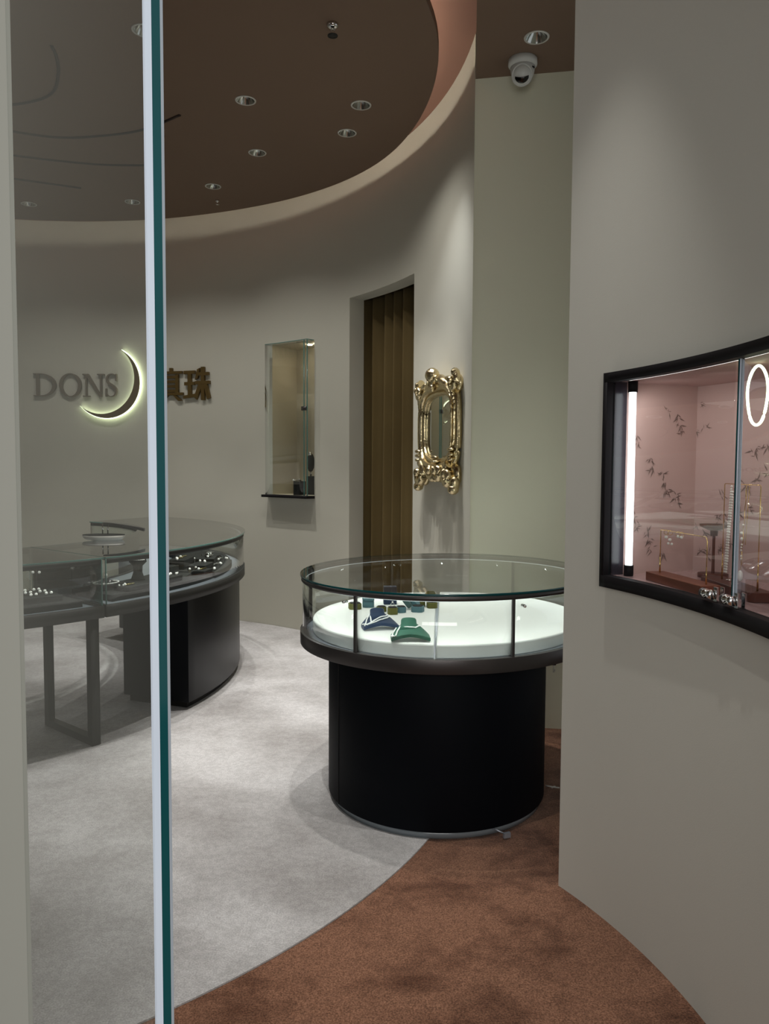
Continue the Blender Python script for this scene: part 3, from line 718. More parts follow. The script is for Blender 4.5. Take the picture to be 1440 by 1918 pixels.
riser('black riser carrying the white bracelet roll', 5.5, 1.90, 0.20, 0.13, TZ + 0.0045, 0.044)
riser('black riser with gold necklace pieces, back row', -1.0, 1.76, 0.26, 0.12, TZ + 0.0045, 0.062)
riser('black riser with a branch brooch near the far end', 16.0, 1.92, 0.18, 0.14, TZ + 0.0005, 0.030)

# jewellery
def j_studs(label, x, y, z, rz=0, group=None, gap=0.022, r=0.0058):
    bm = newbm()
    t = thing('pearl_earrings', label, 'earrings', (x, y, z), rz, group)
    for s in (-1, 1):
        bm = newbm(); ball(bm, (x + s * gap / 2 * cos(rz), y + s * gap / 2 * sin(rz), z + r), r); obj('pearl', bm, 'pearl', t)
    return t
def j_ring(label, x, y, z, rz=0, m='diam', group=None):
    t = thing('pearl_ring', label, 'ring', (x, y, z), rz, group)
    mw = Matrix.Translation((x, y, z)) @ Matrix.Rotation(rz, 4, 'Z')
    bm = newbm(); tube(bm, [mw @ Vector((0.009 * cos(a * PI / 8), 0, 0.0095 + 0.009 * sin(a * PI / 8))) for a in range(16)], 0.0014, 6, True); obj('band', bm, m, t)
    bm = newbm(); ball(bm, mw @ Vector((0, 0, 0.023)), 0.0082); obj('pearl', bm, 'pearl', t)
    return t
def j_brooch(label, x, y, z, rz, m='diam', kind='branch'):
    t = thing('brooch', label, 'brooch', (x, y, z), rz)
    mw = Matrix.Translation((x, y, z)) @ Matrix.Rotation(rz, 4, 'Z')
    bm = newbm()
    if kind == 'bar': tube(bm, [mw @ Vector((-0.035, 0, 0.004)), mw @ Vector((0.035, 0, 0.007))], 0.0050, 8)
    elif kind == 'branch':
        tube(bm, [mw @ Vector((-0.04, -0.01, 0.004)), mw @ Vector((-0.01, 0.0, 0.012)), mw @ Vector((0.045, 0.004, 0.006))], 0.0034, 8, rfun=lambda f: 0.0065 * (1 - 0.5 * f))
        for k in range(5):
            a = mw @ Vector((-0.03 + k * 0.014, 0, 0.009)); b = mw @ Vector((-0.022 + k * 0.015, 0.018 * (-1) ** k, 0.018))
            tube(bm, [a, b], 0.0028, 6, rfun=lambda f: 0.0055 * (1 - 0.5 * f))
    obj('setting', bm, m, t)
    bm = newbm(); ball(bm, mw @ Vector((-0.038, -0.008, 0.010)), 0.0085); obj('pearl', bm, 'pearl', t)
    return t
def loop_necklace(label, x, y, z, rx, ry, rz, r=0.004, m='pearl', tilt=0.0):
    bm = newbm(); L_ = PI * (rx + ry); n = int(L_ / (2 * r * 0.98))
    mw = Matrix.Translation((x, y, z + r)) @ Matrix.Rotation(rz, 4, 'Z')
    for k in range(n):
        a = 2 * PI * k / n; ball(bm, mw @ Vector((rx * cos(a), ry * sin(a), abs(tilt) * (1 + sin(a)))), r, 1)
    o = obj('pearl_necklace', bm, m); return tag(o, label, 'necklace')
x, y = cp(-31, 1.83); loop_necklace('white pearl necklace laid in an oval on the low riser by the glass joint', x, y, TZ + 0.0308, 0.075, 0.06, rad(-31) + PI / 2, 0.0042)
bm = newbm(); lathe(bm, [(0, 0), (0.045, 0), (0.04, 0.012), (0.02, 0.022), (0, 0.024)], (x, y, TZ + 0.031), 20); o = obj('jewellery_pad', bm, 'tray'); tag(o, 'small domed black pad inside the oval pearl necklace', 'pad')
j_ring('silver ring with a pearl on the riser inside the oval necklace', x, y, TZ + 0.0555, 0.3)
x, y = cp(-30, 1.985); j_brooch('small pearl and gold brooch on the near corner riser left of the door edge', x, y, TZ + 0.027, rad(60), 'yell', 'bar')
j_studs('two pearl studs beside the small gold brooch on the near corner riser', *cp(-31.5, 1.98), TZ + 0.027, 0.3)
for i in range(3):
    for k in range(4):
        x, y = cp(-43.6 - 2.3 * k, 1.79 + 0.08 * i)
        j_studs('pearl studs on the wide left riser, %s, %s row' % (('right end', 'second from the right', 'third from the right', 'left end')[k], ('back', 'middle', 'front')[i]), x, y, TZ + 0.0308, rad(-45) + PI / 2, 'pearl studs in rows on the left edge riser', 0.026, 0.0085)
# earring T stand in the left counter
x, y = cp(-42.0, 1.68)
t = thing('earring_stand', 'thin T shaped earring stand with two pearl earrings at the left edge', 'earring stand', (x, y, TZ))
bm = newbm(); lathe(bm, [(0, 0.0005), (0.03, 0.0005), (0.03, 0.004), (0, 0.004)], (x, y, TZ), 20); obj('foot', bm, 'gun', t)
bm = newbm(); tube(bm, [(x, y, TZ + 0.004), (x, y, TZ + 0.135)], 0.002, 6); obj('stem', bm, 'gun', t)
bm = newbm(); tube(bm, [(x - 0.045, y, TZ + 0.132), (x + 0.045, y + 0.01, TZ + 0.139)], 0.0026, 6); obj('bar', bm, 'diam', t)
e = thing('pearl_earrings', 'pair of pearl drop earrings hung on the T shaped stand', 'earrings', (x, y, TZ + 0.105))
for s in (-0.018, 0.018):
    bm = newbm(); ball(bm, (x + s, y - 0.004, TZ + 0.117), 0.0085); p = obj('pearl', bm, 'pearl', e)
    bm = newbm(); tube(bm, [(x + s, y - 0.0045, TZ + 0.123), (x + s, y - 0.003, TZ + 0.132)], 0.0012, 5); obj('hook', bm, 'diam', p)
# dark bust inside the cabinet counter
x, y = cp(-20.5, 1.76)
t = thing('necklace_bust', 'dark velvet neck bust standing inside the cabinet counter left of the door edge', 'necklace bust', (x, y, TZ))
bm = newbm(); lathe(bm, [(0, 0.0005), (0.045, 0.0005), (0.042, 0.01), (0.028, 0.05), (0.03, 0.09), (0.055, 0.115), (0.05, 0.14), (0.028, 0.155), (0.024, 0.175), (0, 0.178)], (x, y, TZ), 24, 1.0, 0.6); obj('body', bm, 'tray', t)
o = loop_necklace('short pearl necklace on the dark standing bust', x, y - 0.006, TZ + 0.125, 0.045, 0.032, 0, 0.0045); 
bm = newbm()
# scattered pieces on the middle and far risers
specs = [('studs', -19.0, 1.96, 0.0328, 'two pearl studs on the riser just left of the glass door edge'),
 ('studs', -11.5, 1.86, 0.0050, 'two pearl studs just right of the glass door edge'),
 ('ring', -8.0, 1.90, 0.0050, 'gold ring with pearl, leftmost of the standing rings right of the door edge', 'yell'),
 ('ring', -6.2, 1.92, 0.0050, 'gold ring with pearl between two others, left of centre', 'yell'),
 ('ring', -3.6, 1.92, 0.0390, 'tall silver ring with pearl on the stepped middle riser', 'diam'),
 ('studs', -1.2, 1.93, 0.0390, 'two pearls on the right end of the stepped middle riser'),
 ('bar', -9.0, 2.0, 0.0270, 'yellow gold bar brooch with a pearl on the riser nearest the counter front', 'yell'),
 ('studs', -4.6, 2.03, 0.0050, 'pair of big white pearls in front of the stepped riser'),
 ('branch', 1.6, 1.98, 0.0050, 'long silver spray brooch in front of the bracelet riser', 'diam'),
 ('studs', 3.4, 2.01, 0.0050, 'pair of white pearls right of the silver spray brooch'),
 ('branch', 5.5, 1.92, 0.0490, 'silver leaf brooch on the bracelet riser', 'diam'),
 ('branch', 16.0, 1.92, 0.0310, 'large silver branch brooch near the far rounded end', 'diam'),
 ('branch', 11.0, 1.98, 0.0050, 'small white bow brooch hanging between the risers', 'diam'),
 ('studs', 12.0, 2.03, 0.0050, 'two pearls at the front before the far tray'),
 ('bar', -2.0, 1.76, 0.0670, 'yellow gold bar pin on the back row riser', 'yell'),
 ('bar', 1.0, 1.76, 0.0670, 'second gold bar pin on the back row riser, further right', 'yell'),
 ('studs', -4.5, 1.77, 0.0670, 'two pearls at the left end of the back row riser'),
 ('branch', 12.5, 1.76, 0.0050, 'silver brooch at the back right, by the far tray', 'diam'),
 ('bar', 16.5, 1.74, 0.0010, 'white bar pin furthest back on the far tray', 'diam'),
 ('ring', 9.0, 1.80, 0.0050, 'silver pearl ring standing alone behind the bracelet riser', 'diam')]
for s in specs:
    x, y = cp(s[1], s[2]); z = TZ + s[3]
    if s[1] > 12.5 and s[3] < 0.006: z = TZ + 0.0008
    if s[1] < -7.6 and 0.004 < s[3] < 0.006: z = TZ + 0.0008
    if s[0] == 'studs': j_studs(s[4], x, y, z, rad(s[1]) + PI / 2 + 0.3, None, 0.030, 0.0092)
    elif s[0] == 'ring': j_ring(s[4], x, y, z, rad(s[1]) + 1.3, s[5])
    else: j_brooch(s[4], x, y, z, rad(s[1]) + PI / 2 - 0.4, s[5], s[0])
x, y = cp(7.0, 1.90)
t = thing('bracelet_roll', 'white bracelet on a horizontal roll on the black riser', 'bracelet display', (x, y, TZ + 0.049))
bm = newbm(); mt = Matrix.Translation((x, y, TZ + 0.0635)) @ Matrix.Rotation(rad(97), 4, 'Z') @ Matrix.Rotation(PI / 2, 4, 'Y')
lathe(bm, [(0, -0.04), (0.013, -0.04), (0.013, 0.04), (0, 0.04)], n=16, mtx=mt); obj('roll', bm, 'tray', t)
for d in (-0.035, 0.030):
    bm = newbm(); lathe(bm, [(0.0132, d), (0.018, d), (0.018, d + 0.008), (0.0132, d + 0.008)], n=16, mtx=mt); obj('bracelet', bm, 'diam', t)

# counter lamp / tilted mirror on the glass
lx, ly = -1.830, 5.0
t = thing('counter_lamp', 'small silver jewellery lamp with oval base and long curved head on the glass counter', 'lamp', (lx, ly, 1.014))
bm = newbm(); lathe(bm, [(0, 0), (0.115, 0), (0.130, 0.010), (0.139, 0.028), (0, 0.028)], (lx, ly, 1.0145), 40, 1.0, 0.62); obj('base', bm, 'white', t)
bm = newbm(); lathe(bm, [(0, 0), (0.136, 0), (0.136, 0.003), (0, 0.003)], (lx, ly, 1.0428), 40, 1.0, 0.62); obj('base_cover', bm, 'tray', t, label='dark oval top')
for dx in (-0.018, 0.016):
    bm = newbm(); tube(bm, [(lx + dx, ly + 0.03, 1.046), (lx + dx, ly + 0.03, 1.112)], 0.004, 8); obj('post', bm, 'chrome', t)
bm = newbm()
pts = [(lx - 0.012 + 0.285 * k / 14, ly + 0.03 - 0.05 * (k / 14), 1.120 - 0.010 * (k / 14) - 0.030 * (k / 14) ** 2) for k in range(15)]
vs = []
for k, p in enumerate(pts):
    w = 0.010 + 0.020 * sin(PI * min(1, (k + 1.5) / 16)); h = 0.004 + 0.006 * (k / 14)
    vs.append([bm.verts.new((p[0], p[1] - w, p[2] - h)), bm.verts.new((p[0], p[1] + w, p[2] - h)), bm.verts.new((p[0], p[1] + w, p[2] + h)), bm.verts.new((p[0], p[1] - w, p[2] + h))])
for A, B in zip(vs, vs[1:]):
    for k in range(4): bm.faces.new((A[k], A[(k + 1) % 4], B[(k + 1) % 4], B[k]))
bm.faces.new(vs[0][::-1]); bm.faces.new(vs[-1])
obj('lamp_head', bm, 'gun', t, bevel=0.002)

# ================================================================== SIGN ON THE ROUND WALL
def onwall(bm, a0, z0):
    """map flat x (right), y (into the room), z (up) onto the round wall"""
    for v in bm.verts:
        a = a0 - math.degrees(v.co.x / WR); p = wp(a, z0 + v.co.z, v.co.y); v.co = p
def extr(bm, poly, y0, y1):
    lo = [bm.verts.new((x, y0, z)) for x, z in poly]; hi = [bm.verts.new((x, y1, z)) for x, z in poly]; n = len(poly)
    bm.faces.new(lo); bm.faces.new(hi[::-1])
    for i in range(n): bm.faces.new((lo[i], hi[i], hi[(i + 1) % n], lo[(i + 1) % n]))
def strip(bm, A, B, y0, y1, closed=False):
    """solid between two polylines of equal length"""
    n = len(A); v = [[bm.verts.new((A[i][0], y0, A[i][1])), bm.verts.new((B[i][0], y0, B[i][1])), bm.verts.new((B[i][0], y1, B[i][1])), bm.verts.new((A[i][0], y1, A[i][1]))] for i in range(n)]
    for i in range(n if closed else n - 1):
        P, Q = v[i], v[(i + 1) % n]
        for k in range(4): bm.faces.new((P[k], P[(k + 1) % 4], Q[(k + 1) % 4], Q[k]))
    if not closed: bm.faces.new(v[0]); bm.faces.new(v[-1][::-1])
def rect(x0, z0, x1, z1): return [(x0, z0), (x1, z0), (x1, z1), (x0, z1)]
def glyph(ch, w, h):
    bm = newbm(); Y0, Y1 = 0.004, 0.030
    def R_(x0, z0, x1, z1): extr(bm, [(x * w, z * h) for x, z in rect(x0, z0, x1, z1)], Y0, Y1)
    def Q(pts): extr(bm, [(x * w, z * h) for x, z in pts], Y0, Y1)
    if ch == 'D':
        R_(0.12, 0.0, 0.27, 1.0); R_(0.0, 0, 0.4, 0.045); R_(0.0, 0.955, 0.4, 1.0)
        n = 24; A = []; B = []
        for i in range(n + 1):
            t = -PI / 2 + PI * i / n
            A.append(((0.34 + 0.66 * cos(t)) * w, (0.5 + 0.5 * sin(t)) * h)); B.append(((0.34 + 0.49 * cos(t)) * w, (0.5 + 0.455 * sin(t)) * h))
        strip(bm, A, B, Y0, Y1)
    elif ch == 'O':
        n = 40; A = [((0.5 + 0.5 * cos(2 * PI * i / n)) * w, (0.5 + 0.525 * sin(2 * PI * i / n)) * h) for i in range(n)]
        B = [((0.5 + 0.345 * cos(2 * PI * i / n)) * w, (0.5 + 0.475 * sin(2 * PI * i / n)) * h) for i in range(n)]
        strip(bm, A, B, Y0, Y1, True)
    elif ch == 'N':
        R_(0.13, 0, 0.20, 1.0); R_(0.80, 0, 0.87, 1.0); R_(0.0, 0, 0.33, 0.045); R_(0.0, 0.955, 0.24, 1.0); R_(0.67, 0.955, 1.0, 1.0)
        Q([(0.10, 1.0), (0.27, 1.0), (0.87, 0.0), (0.80, -0.02), (0.76, 0.0)])
    elif ch == 'S':
        P = [(0.86, 0.72), (0.84, 0.88), (0.66, 0.985), (0.45, 0.99), (0.24, 0.93), (0.14, 0.78), (0.22, 0.63), (0.45, 0.53), (0.70, 0.42), (0.85, 0.27), (0.76, 0.09), (0.52, 0.01), (0.28, 0.03), (0.10, 0.14), (0.07, 0.31)]
        W_ = [0.03, 0.03, 0.04, 0.045, 0.06, 0.085, 0.10, 0.115, 0.115, 0.10, 0.07, 0.045, 0.04, 0.03, 0.03]
        pts = []; ws = []
        for i in range(len(P) - 1):
            p0, p1, p2, p3 = P[max(i - 1, 0)], P[i], P[i + 1], P[min(i + 2, len(P) - 1)]
            for q in range(4):
                t = q / 4
                f = lambda a, b, c, d: 0.5 * (2 * b + (c - a) * t + (2 * a - 5 * b + 4 * c - d) * t * t + (3 * b - a - 3 * c + d) * t ** 3)
                pts.append((f(p0[0], p1[0], p2[0], p3[0]), f(p0[1], p1[1], p2[1], p3[1]))); ws.append(W_[i] * (1 - t) + W_[i + 1] * t)
        pts.append(P[-1]); ws.append(W_[-1]); A = []; B = []
        for i, p in enumerate(pts):
            q0, q1 = pts[max(i - 1, 0)], pts[min(i + 1, len(pts) - 1)]; dx, dz = (q1[0] - q0[0]) * w, (q1[1] - q0[1]) * h; l = math.hypot(dx, dz) or 1
            nx, nz = -dz / l, dx / l; hw = ws[i] * h * 0.5
            A.append((p[0] * w + nx * hw, p[1] * h + nz * hw)); B.append((p[0] * w - nx * hw, p[1] * h - nz * hw))
        strip(bm, A, B, Y0, Y1)
        R_(0.80, 0.68, 0.90, 1.0); R_(0.03, 0.0, 0.12, 0.36)
    elif ch == 'zhen':
        R_(0.46, 0.84, 0.58, 1.0); R_(0.05, 0.82, 0.97, 0.90)
        R_(0.20, 0.24, 0.32, 0.80); R_(0.70, 0.24, 0.82, 0.80)
        for z in (0.72, 0.58, 0.44, 0.30): R_(0.20, z - 0.035, 0.82, z + 0.04)
        R_(0.02, 0.17, 1.0, 0.25)
        Q([(0.30, 0.17), (0.42, 0.17), (0.20, 0.0), (0.04, 0.0)]); Q([(0.60, 0.17), (0.72, 0.17), (0.96, 0.0), (0.80, 0.0)])
    elif ch == 'zhu':
        R_(0.02, 0.80, 0.44, 0.90); R_(0.04, 0.46, 0.42, 0.56); Q([(0.0, 0.06), (0.44, 0.10), (0.44, 0.20), (0.0, 0.15)]); R_(0.17, 0.1, 0.30, 0.88)
        Q([(0.53, 0.93), (0.63, 0.97), (0.55, 0.66), (0.44, 0.62)]); R_(0.54, 0.74, 0.96, 0.84); R_(0.44, 0.48, 1.0, 0.58); R_(0.67, 0.0, 0.80, 1.0)
        Q([(0.67, 0.50), (0.67, 0.36), (0.50, 0.02), (0.40, 0.10), (0.58, 0.50)]); Q([(0.80, 0.50), (0.80, 0.36), (0.90, 0.02), (1.02, 0.06), (0.90, 0.50)])
    return bm
ZB, HL = 2.178, 0.225
# the angle of each letter's left edge on the wall, its width
for ch, a0, w, lab in (('D', 97.6, 0.222, 'flat grey bronze letter D, first of the word on the round wall'), ('O', 93.55, 0.222, 'flat grey bronze letter O after the D on the round wall'),
                       ('N', 89.75, 0.222, 'flat grey bronze letter N after the O on the round wall'), ('S', 86.05, 0.135, 'flat grey bronze letter S, last of the word beside the crescent')):
    bm = glyph(ch, w, HL); onwall(bm, a0, ZB)
    o = obj('letter', bm, 'letter2', fixn=True); tag(o, lab, 'sign letter', 'letters of the word on the wall')
for ch, a0, w, lab in (('zhen', 76.9, 0.275, 'golden brown Chinese character cut by the glass door edge'), ('zhu', 72.35, 0.300, 'golden brown Chinese character right of the glass door edge, last of the sign')):
    bm = glyph(ch, w, 0.320); onwall(bm, a0, 2.130)
    o = obj('letter', bm, 'letter', fixn=True); tag(o, lab, 'sign letter')
# crescent
moon = thing('crescent_sign', 'backlit bronze crescent moon on the round wall between the letters', 'sign', tuple(wp(83.6, 2.33)))
def crescent(grow):
    # outer circle radius ro; inner circle shifted to the upper left
    ro = 0.355 + grow; n = 48; A = []; B = []
    t0, t1 = rad(64), rad(-140)
    p0 = (ro * cos(t0), ro * sin(t0)); p1 = (ro * cos(t1), ro * sin(t1))
    mxp = ((p0[0] + p1[0]) / 2, (p0[1] + p1[1]) / 2); ch = math.hypot(p0[0] - p1[0], p0[1] - p1[1]) / 2
    thick = 0.072 + 2 * grow
    # direction of the belly
    dirv = (p1[1] - p0[1], -(p1[0] - p0[0])); l = math.hypot(*dirv); dirv = (-dirv[0] / l, -dirv[1] / l)
    for i in range(n + 1):
        f = i / n; t = t0 + (t1 - t0) * f
        th = thick * (sin(PI * f) ** 1.15) * (1.0 if True else 1)
        A.append((ro * cos(t), ro * sin(t))); B.append(((ro - th) * cos(t) , (ro - th) * sin(t)))
    return A, B
bm = newbm(); A, B = crescent(0.0); strip(bm, A, B, 0.040, 0.052); onwall(bm, 85.7, 2.318); obj('face', bm, 'letter', moon, label='bronze crescent face')
bm = newbm(); A, B = crescent(0.005); strip(bm, A, B, 0.012, 0.036); onwall(bm, 85.7, 2.318); obj('light_backing', bm, 'halo', moon, label='glowing pale green white edge light')

# ================================================================== CURTAIN
bm = newbm(); n = 220; v = []
a0, a1 = 22.0, 40.6
for i in range(n + 1):
    f = i / n; a = a0 + (a1 - a0) * f
    ph = f * 2 * PI * 8.5
    d = 0.062 * sin(ph + 0.8 * sin(ph * 0.37)) + 0.006 * sin(ph * 2.3 + 1)
    v.append([bm.verts.new(wp(a + 0.25 * cos(ph) * (0.4 + 0.6 * (2.98 - z) / 3), z, -0.240 + d * (0.75 + 0.25 * (2.98 - z) / 3))) for z in (2.98, 2.0, 1.0, 0.012)])
for i in range(n):
    for j in range(3):
        f = bm.faces.new((v[i][j], v[i + 1][j], v[i + 1][j + 1], v[i][j + 1])); f.smooth = True
o = obj('curtain', bm, 'curtain'); tag(o, 'dark olive brown velvet curtain in deep pleats hanging in the doorway', 'curtain')
sm = o.modifiers.new('solid', 'SOLIDIFY'); sm.thickness = 0.004

# ================================================================== WALL SHOWCASE (narrow glass case)
c0, c1, z0, z1 = CASE
wc = thing('glass_wall_case', 'tall narrow glass wall case with a black base left of the curtain', 'display case', tuple(wp((c0 + c1) / 2, z0)))
bm = newbm(); ringseg(bm, WC, WR - 0.095, WR - 0.001, c0 - 0.1, c1 + 0.9, z0 - 0.024, z0 - 0.001, 8); obj('base_plate', bm, 'frame', wc, label='thin black base plate')
bm = newbm(); ringseg(bm, WC, WR - 0.085, WR - 0.079, c0 + 0.7, c1 + 0.2, z0, z1 - 0.004, 8, endmi=1); gd = obj('glass_door', bm, ['glass', 'edge_s'], wc)
bm = newbm(); ringseg(bm, WC, WR - 0.078, WR - 0.002, c0 + 0.05, c0 + 0.15, z0, z1 - 0.004, 2, mi=(1, 1, 0), endmi=0); obj('side_glass', bm, ['glass', 'edge_s'], wc)
bm = newbm(); ringseg(bm, WC, WR - 0.085, WR - 0.002, c0 + 0.05, c1 + 0.2, z1 - 0.0035, z1 + 0.003, 8, mi=(0, 0, 1)); obj('glass_top', bm, ['glass', 'edge_s'], wc)
for a_, d_ in ((c0 + 0.7, 0.082), (c0 + 0.1, 0.078)):
    bm = newbm(); ringseg(bm, WC, WR - d_ - 0.004, WR - d_ + 0.004, a_ - 0.06, a_ + 0.06, z0, z1 - 0.004, 1); obj('glass_corner', bm, 'edge_s', wc)
bm = newbm(); ringseg(bm, WC, WR - 0.092, WR - 0.070, c0 + 0.1, c0 + 1.15, 1.985, 2.020, 2); obj('hinge', bm, 'gun', wc)
for a_ in (50.2, 48.8):
    p = wp(a_, z1 - 0.006, -0.14)
    bm = newbm(); lathe(bm, [(0, 0), (0.022, 0), (0.022, 0.004), (0, 0.004)], tuple(p), 16); obj('spot_lens', bm, 'nichelamp', wc, label='bright recessed spot')
# things standing in the case
def cube_stand(label, a, d, w, h):
    p = wp(a, z0 + 0.0005, d); bm = newbm(); box(bm, (p.x, p.y, p.z + h / 2), (w, w, h), rad(a)); o = obj('display_cube', bm, 'tray', bevel=0.002); return tag(o, label, 'display block'), p
cube, p = cube_stand('dark grey display cube in the narrow wall case, front left', 50.8, -0.045, 0.080, 0.125)
j_brooch('silver floral brooch leaning on the dark cube of the narrow wall case', p.x - 0.02, p.y - 0.03, z0 + 0.1265, 0.6, 'diam', 'branch')
cube2, p2 = cube_stand('taller dark display block behind the cube in the narrow wall case', 50.0, -0.18, 0.10, 0.170)
p = wp(48.6, z0 + 0.18, -0.17)
t = thing('pendant_stand', 'dark oval pendant bust with silver top rising in the narrow wall case', 'necklace bust', (p2.x, p2.y, z0 + 0.171))
bm = newbm(); tube(bm, [(p2.x - 0.03, p2.y, z0 + 0.171), (p2.x - 0.03, p2.y, z0 + 0.22)], 0.008, 8); obj('stem', bm, 'chrome', t)
bm = newbm(); ball(bm, (p2.x - 0.03, p2.y, z0 + 0.295), 0.058, 2, (0.62, 0.4, 1.55)); obj('oval_body', bm, 'tray', t)
bm = newbm(); ball(bm, (p2.x - 0.035, p2.y - 0.015, z0 + 0.375), 0.024, 2, (0.9, 0.6, 0.8)); obj('silver_top', bm, 'diam', t)

# ================================================================== GOLD MIRROR
ma, mz = 13.6, 1.755
mir = thing('wall_mirror', 'ornate antique gold framed mirror on the round wall beside the curtain', 'mirror', tuple(wp(ma, mz)))
pc = wp(ma, mz, 0.0)
ex = Vector((sin(rad(ma)), -cos(rad(ma)), 0)); ey = Vector((-cos(rad(ma)), -sin(rad(ma)), 0)); ez = Vector((0, 0, 1))
MM = Matrix(((ex.x, ey.x, 0, pc.x), (ex.y, ey.y, 0, pc.y), (0, 0, 1, pc.z), (0, 0, 0, 1)))
def mput(name, bm, m, parent=mir, **k):
    bm.transform(MM); return obj(name, bm, m, parent, **k)
HW, HH = 0.315, 0.215
def oval2(hw, hh, n=64, p=3.2):
    o_ = []
    for i in range(n):
        t = 2 * PI * i / n; c, s = cos(t), sin(t)
        o_.append((hw * math.copysign(abs(c) ** (2 / p), c), hh * math.copysign(abs(s) ** (2 / p), s)))
    return o_
bm = newbm(); extr(bm, oval2(HW, HH), 0.036, 0.042); mput('mirror_glass', bm, 'mirror')
bm = newbm(); extr(bm, oval2(HW + 0.06, HH + 0.05), 0.030, 0.0355); mput('backing', bm, 'gold')
bm = newbm()
for dx, r, y in ((0.004, 0.018, 0.050), (0.042, 0.026, 0.062), (0.084, 0.022, 0.048)):
    tube(bm, [(x, y, z) for x, z in oval2(HW + dx, HH + dx)], r, 10, True)
frm = mput('frame', bm, 'gold', label='antique gold moulded frame')
# beads along the right side
for off, y_, r_, zo in ((0.062, 0.088, 0.0085, 0.062), (0.104, 0.060, 0.008, 0.098)):
    bm = newbm(); pts = [(x, y_, z) for x, z in oval2(HW + off, HH + zo, 220) if x > 0 and abs(z) < HH * 0.9]
    pts.sort(key=lambda p: p[2]); tube(bm, pts, r_, 8, rfun=lambda f: 0.0058 + 0.0035 * abs(sin(f * PI * 34)))
    mput('beading', bm, 'gold', frm)
def scroll(bm, cx, cz, r, turns, a0, sgn, y=0.06, th=0.022):
    n = 26; pts = []
    for i in range(n + 1):
        f = i / n; rr = r * (1 - 0.82 * f); a = a0 + sgn * turns * 2 * PI * f
        pts.append((cx + rr * cos(a), y + 0.03 * f, cz + rr * sin(a)))
    tube(bm, pts, th, 10, False, lambda f: th * (1.0 - 0.35 * f))
    ball(bm, pts[-1], th * 0.95, 2)
def leafm(bm, x, z, ang, l, w, y=0.055, th=0.018):
    mt = Matrix.Translation((x, y, z)) @ Matrix.Rotation(-ang, 4, 'Y') @ Matrix.Diagonal((l, th, w, 1))
    r = bmesh.ops.create_icosphere(bm, subdivisions=2, radius=1.0, matrix=mt)
    for v_ in r['verts']:
        for f in v_.link_faces: f.smooth = True
# top crest
bm = newbm()
ball(bm, (-0.03, 0.085, HH + 0.125), 0.058, 3, (1.1, 0.8, 0.85))
for k in range(5): leafm(bm, -0.03 + (k - 2) * 0.028, HH + 0.078, rad(90 + (k - 2) * -22), 0.05, 0.014, 0.085, 0.02)
leafm(bm, -0.16, HH + 0.07, rad(20), 0.13, 0.040, 0.06, 0.03); leafm(bm, 0.12, HH + 0.07, rad(-20), 0.13, 0.040, 0.06, 0.03)
scroll(bm, 0.02, HH + 0.045, 0.055, 0.9, 0.4, 1, 0.075, 0.016)
mput('crest', bm, 'gold', mir, label='shell crest at the top')
for sx, sz, nm in ((-1, 1, 'a'), (1, 1, 'b'), (-1, -1, 'c'), (1, -1, 'd')):
    bm = newbm(); cx_, cz_ = sx * (HW + 0.045), sz * (HH + 0.035)
    if sz > 0:
        scroll(bm, cx_, cz_ + 0.01, 0.060, 1.1, PI / 2, -sx, 0.062, 0.026); ball(bm, (cx_, 0.04, cz_), 0.062, 2, (1, 0.45, 1))
        for k in range(6): leafm(bm, cx_ + sx * (0.004 * k - 0.01), cz_ - 0.02 - 0.024 * k, rad(90 + sx * (12 - 6 * k)), 0.028, 0.013, 0.080 - 0.004 * k)
        leafm(bm, cx_ - sx * 0.08, cz_ + 0.035, rad(-sx * 15), 0.06, 0.018, 0.07)
        ball(bm, (cx_ + sx * 0.035, 0.075, cz_ + 0.06), 0.024)
    else:
        for k in range(3): leafm(bm, cx_ - sx * 0.005, cz_ + 0.10 - 0.030 * k, rad(0), 0.040 - 0.003 * k, 0.014, 0.080, 0.026)
        scroll(bm, cx_ - sx * 0.05, cz_ - 0.06, 0.080, 1.05, PI / 2, sx, 0.070, 0.034); ball(bm, (cx_ - sx * 0.04, 0.04, cz_ - 0.055), 0.085, 2, (1, 0.4, 1))
        leafm(bm, cx_ + sx * 0.02, cz_ - 0.115, rad(70 * sx), 0.055, 0.038, 0.065, 0.034)
        ball(bm, (cx_ + sx * 0.02, 0.072, cz_ - 0.145), 0.036, 2, (1.2, 1, 0.9))
        leafm(bm, cx_ - sx * 0.09, cz_ - 0.02, rad(sx * 40), 0.06, 0.020, 0.075)
    mput('corner_scroll', bm, 'gold', mir)
bm = newbm()
for k in range(2): leafm(bm, 0.03, -HH + 0.02 - 0.028 * k, 0, 0.050 + 0.012 * k, 0.013, 0.082, 0.026)
scroll(bm, -0.04, -HH - 0.07, 0.060, 1.0, 0.3, -1, 0.07, 0.030); scroll(bm, 0.11, -HH - 0.07, 0.058, 1.0, PI - 0.3, 1, 0.07, 0.030); ball(bm, (0.03, 0.04, -HH - 0.07), 0.075, 2, (1.9, 0.4, 1))
leafm(bm, 0.05, -HH - 0.085, rad(-65), 0.062, 0.018, 0.090, 0.024); leafm(bm, 0.075, -HH - 0.085, rad(-65), 0.062, 0.014, 0.092, 0.024)
leafm(bm, -0.14, -HH - 0.075, rad(30), 0.07, 0.022, 0.07)
mput('bottom_ornament', bm, 'gold', mir)

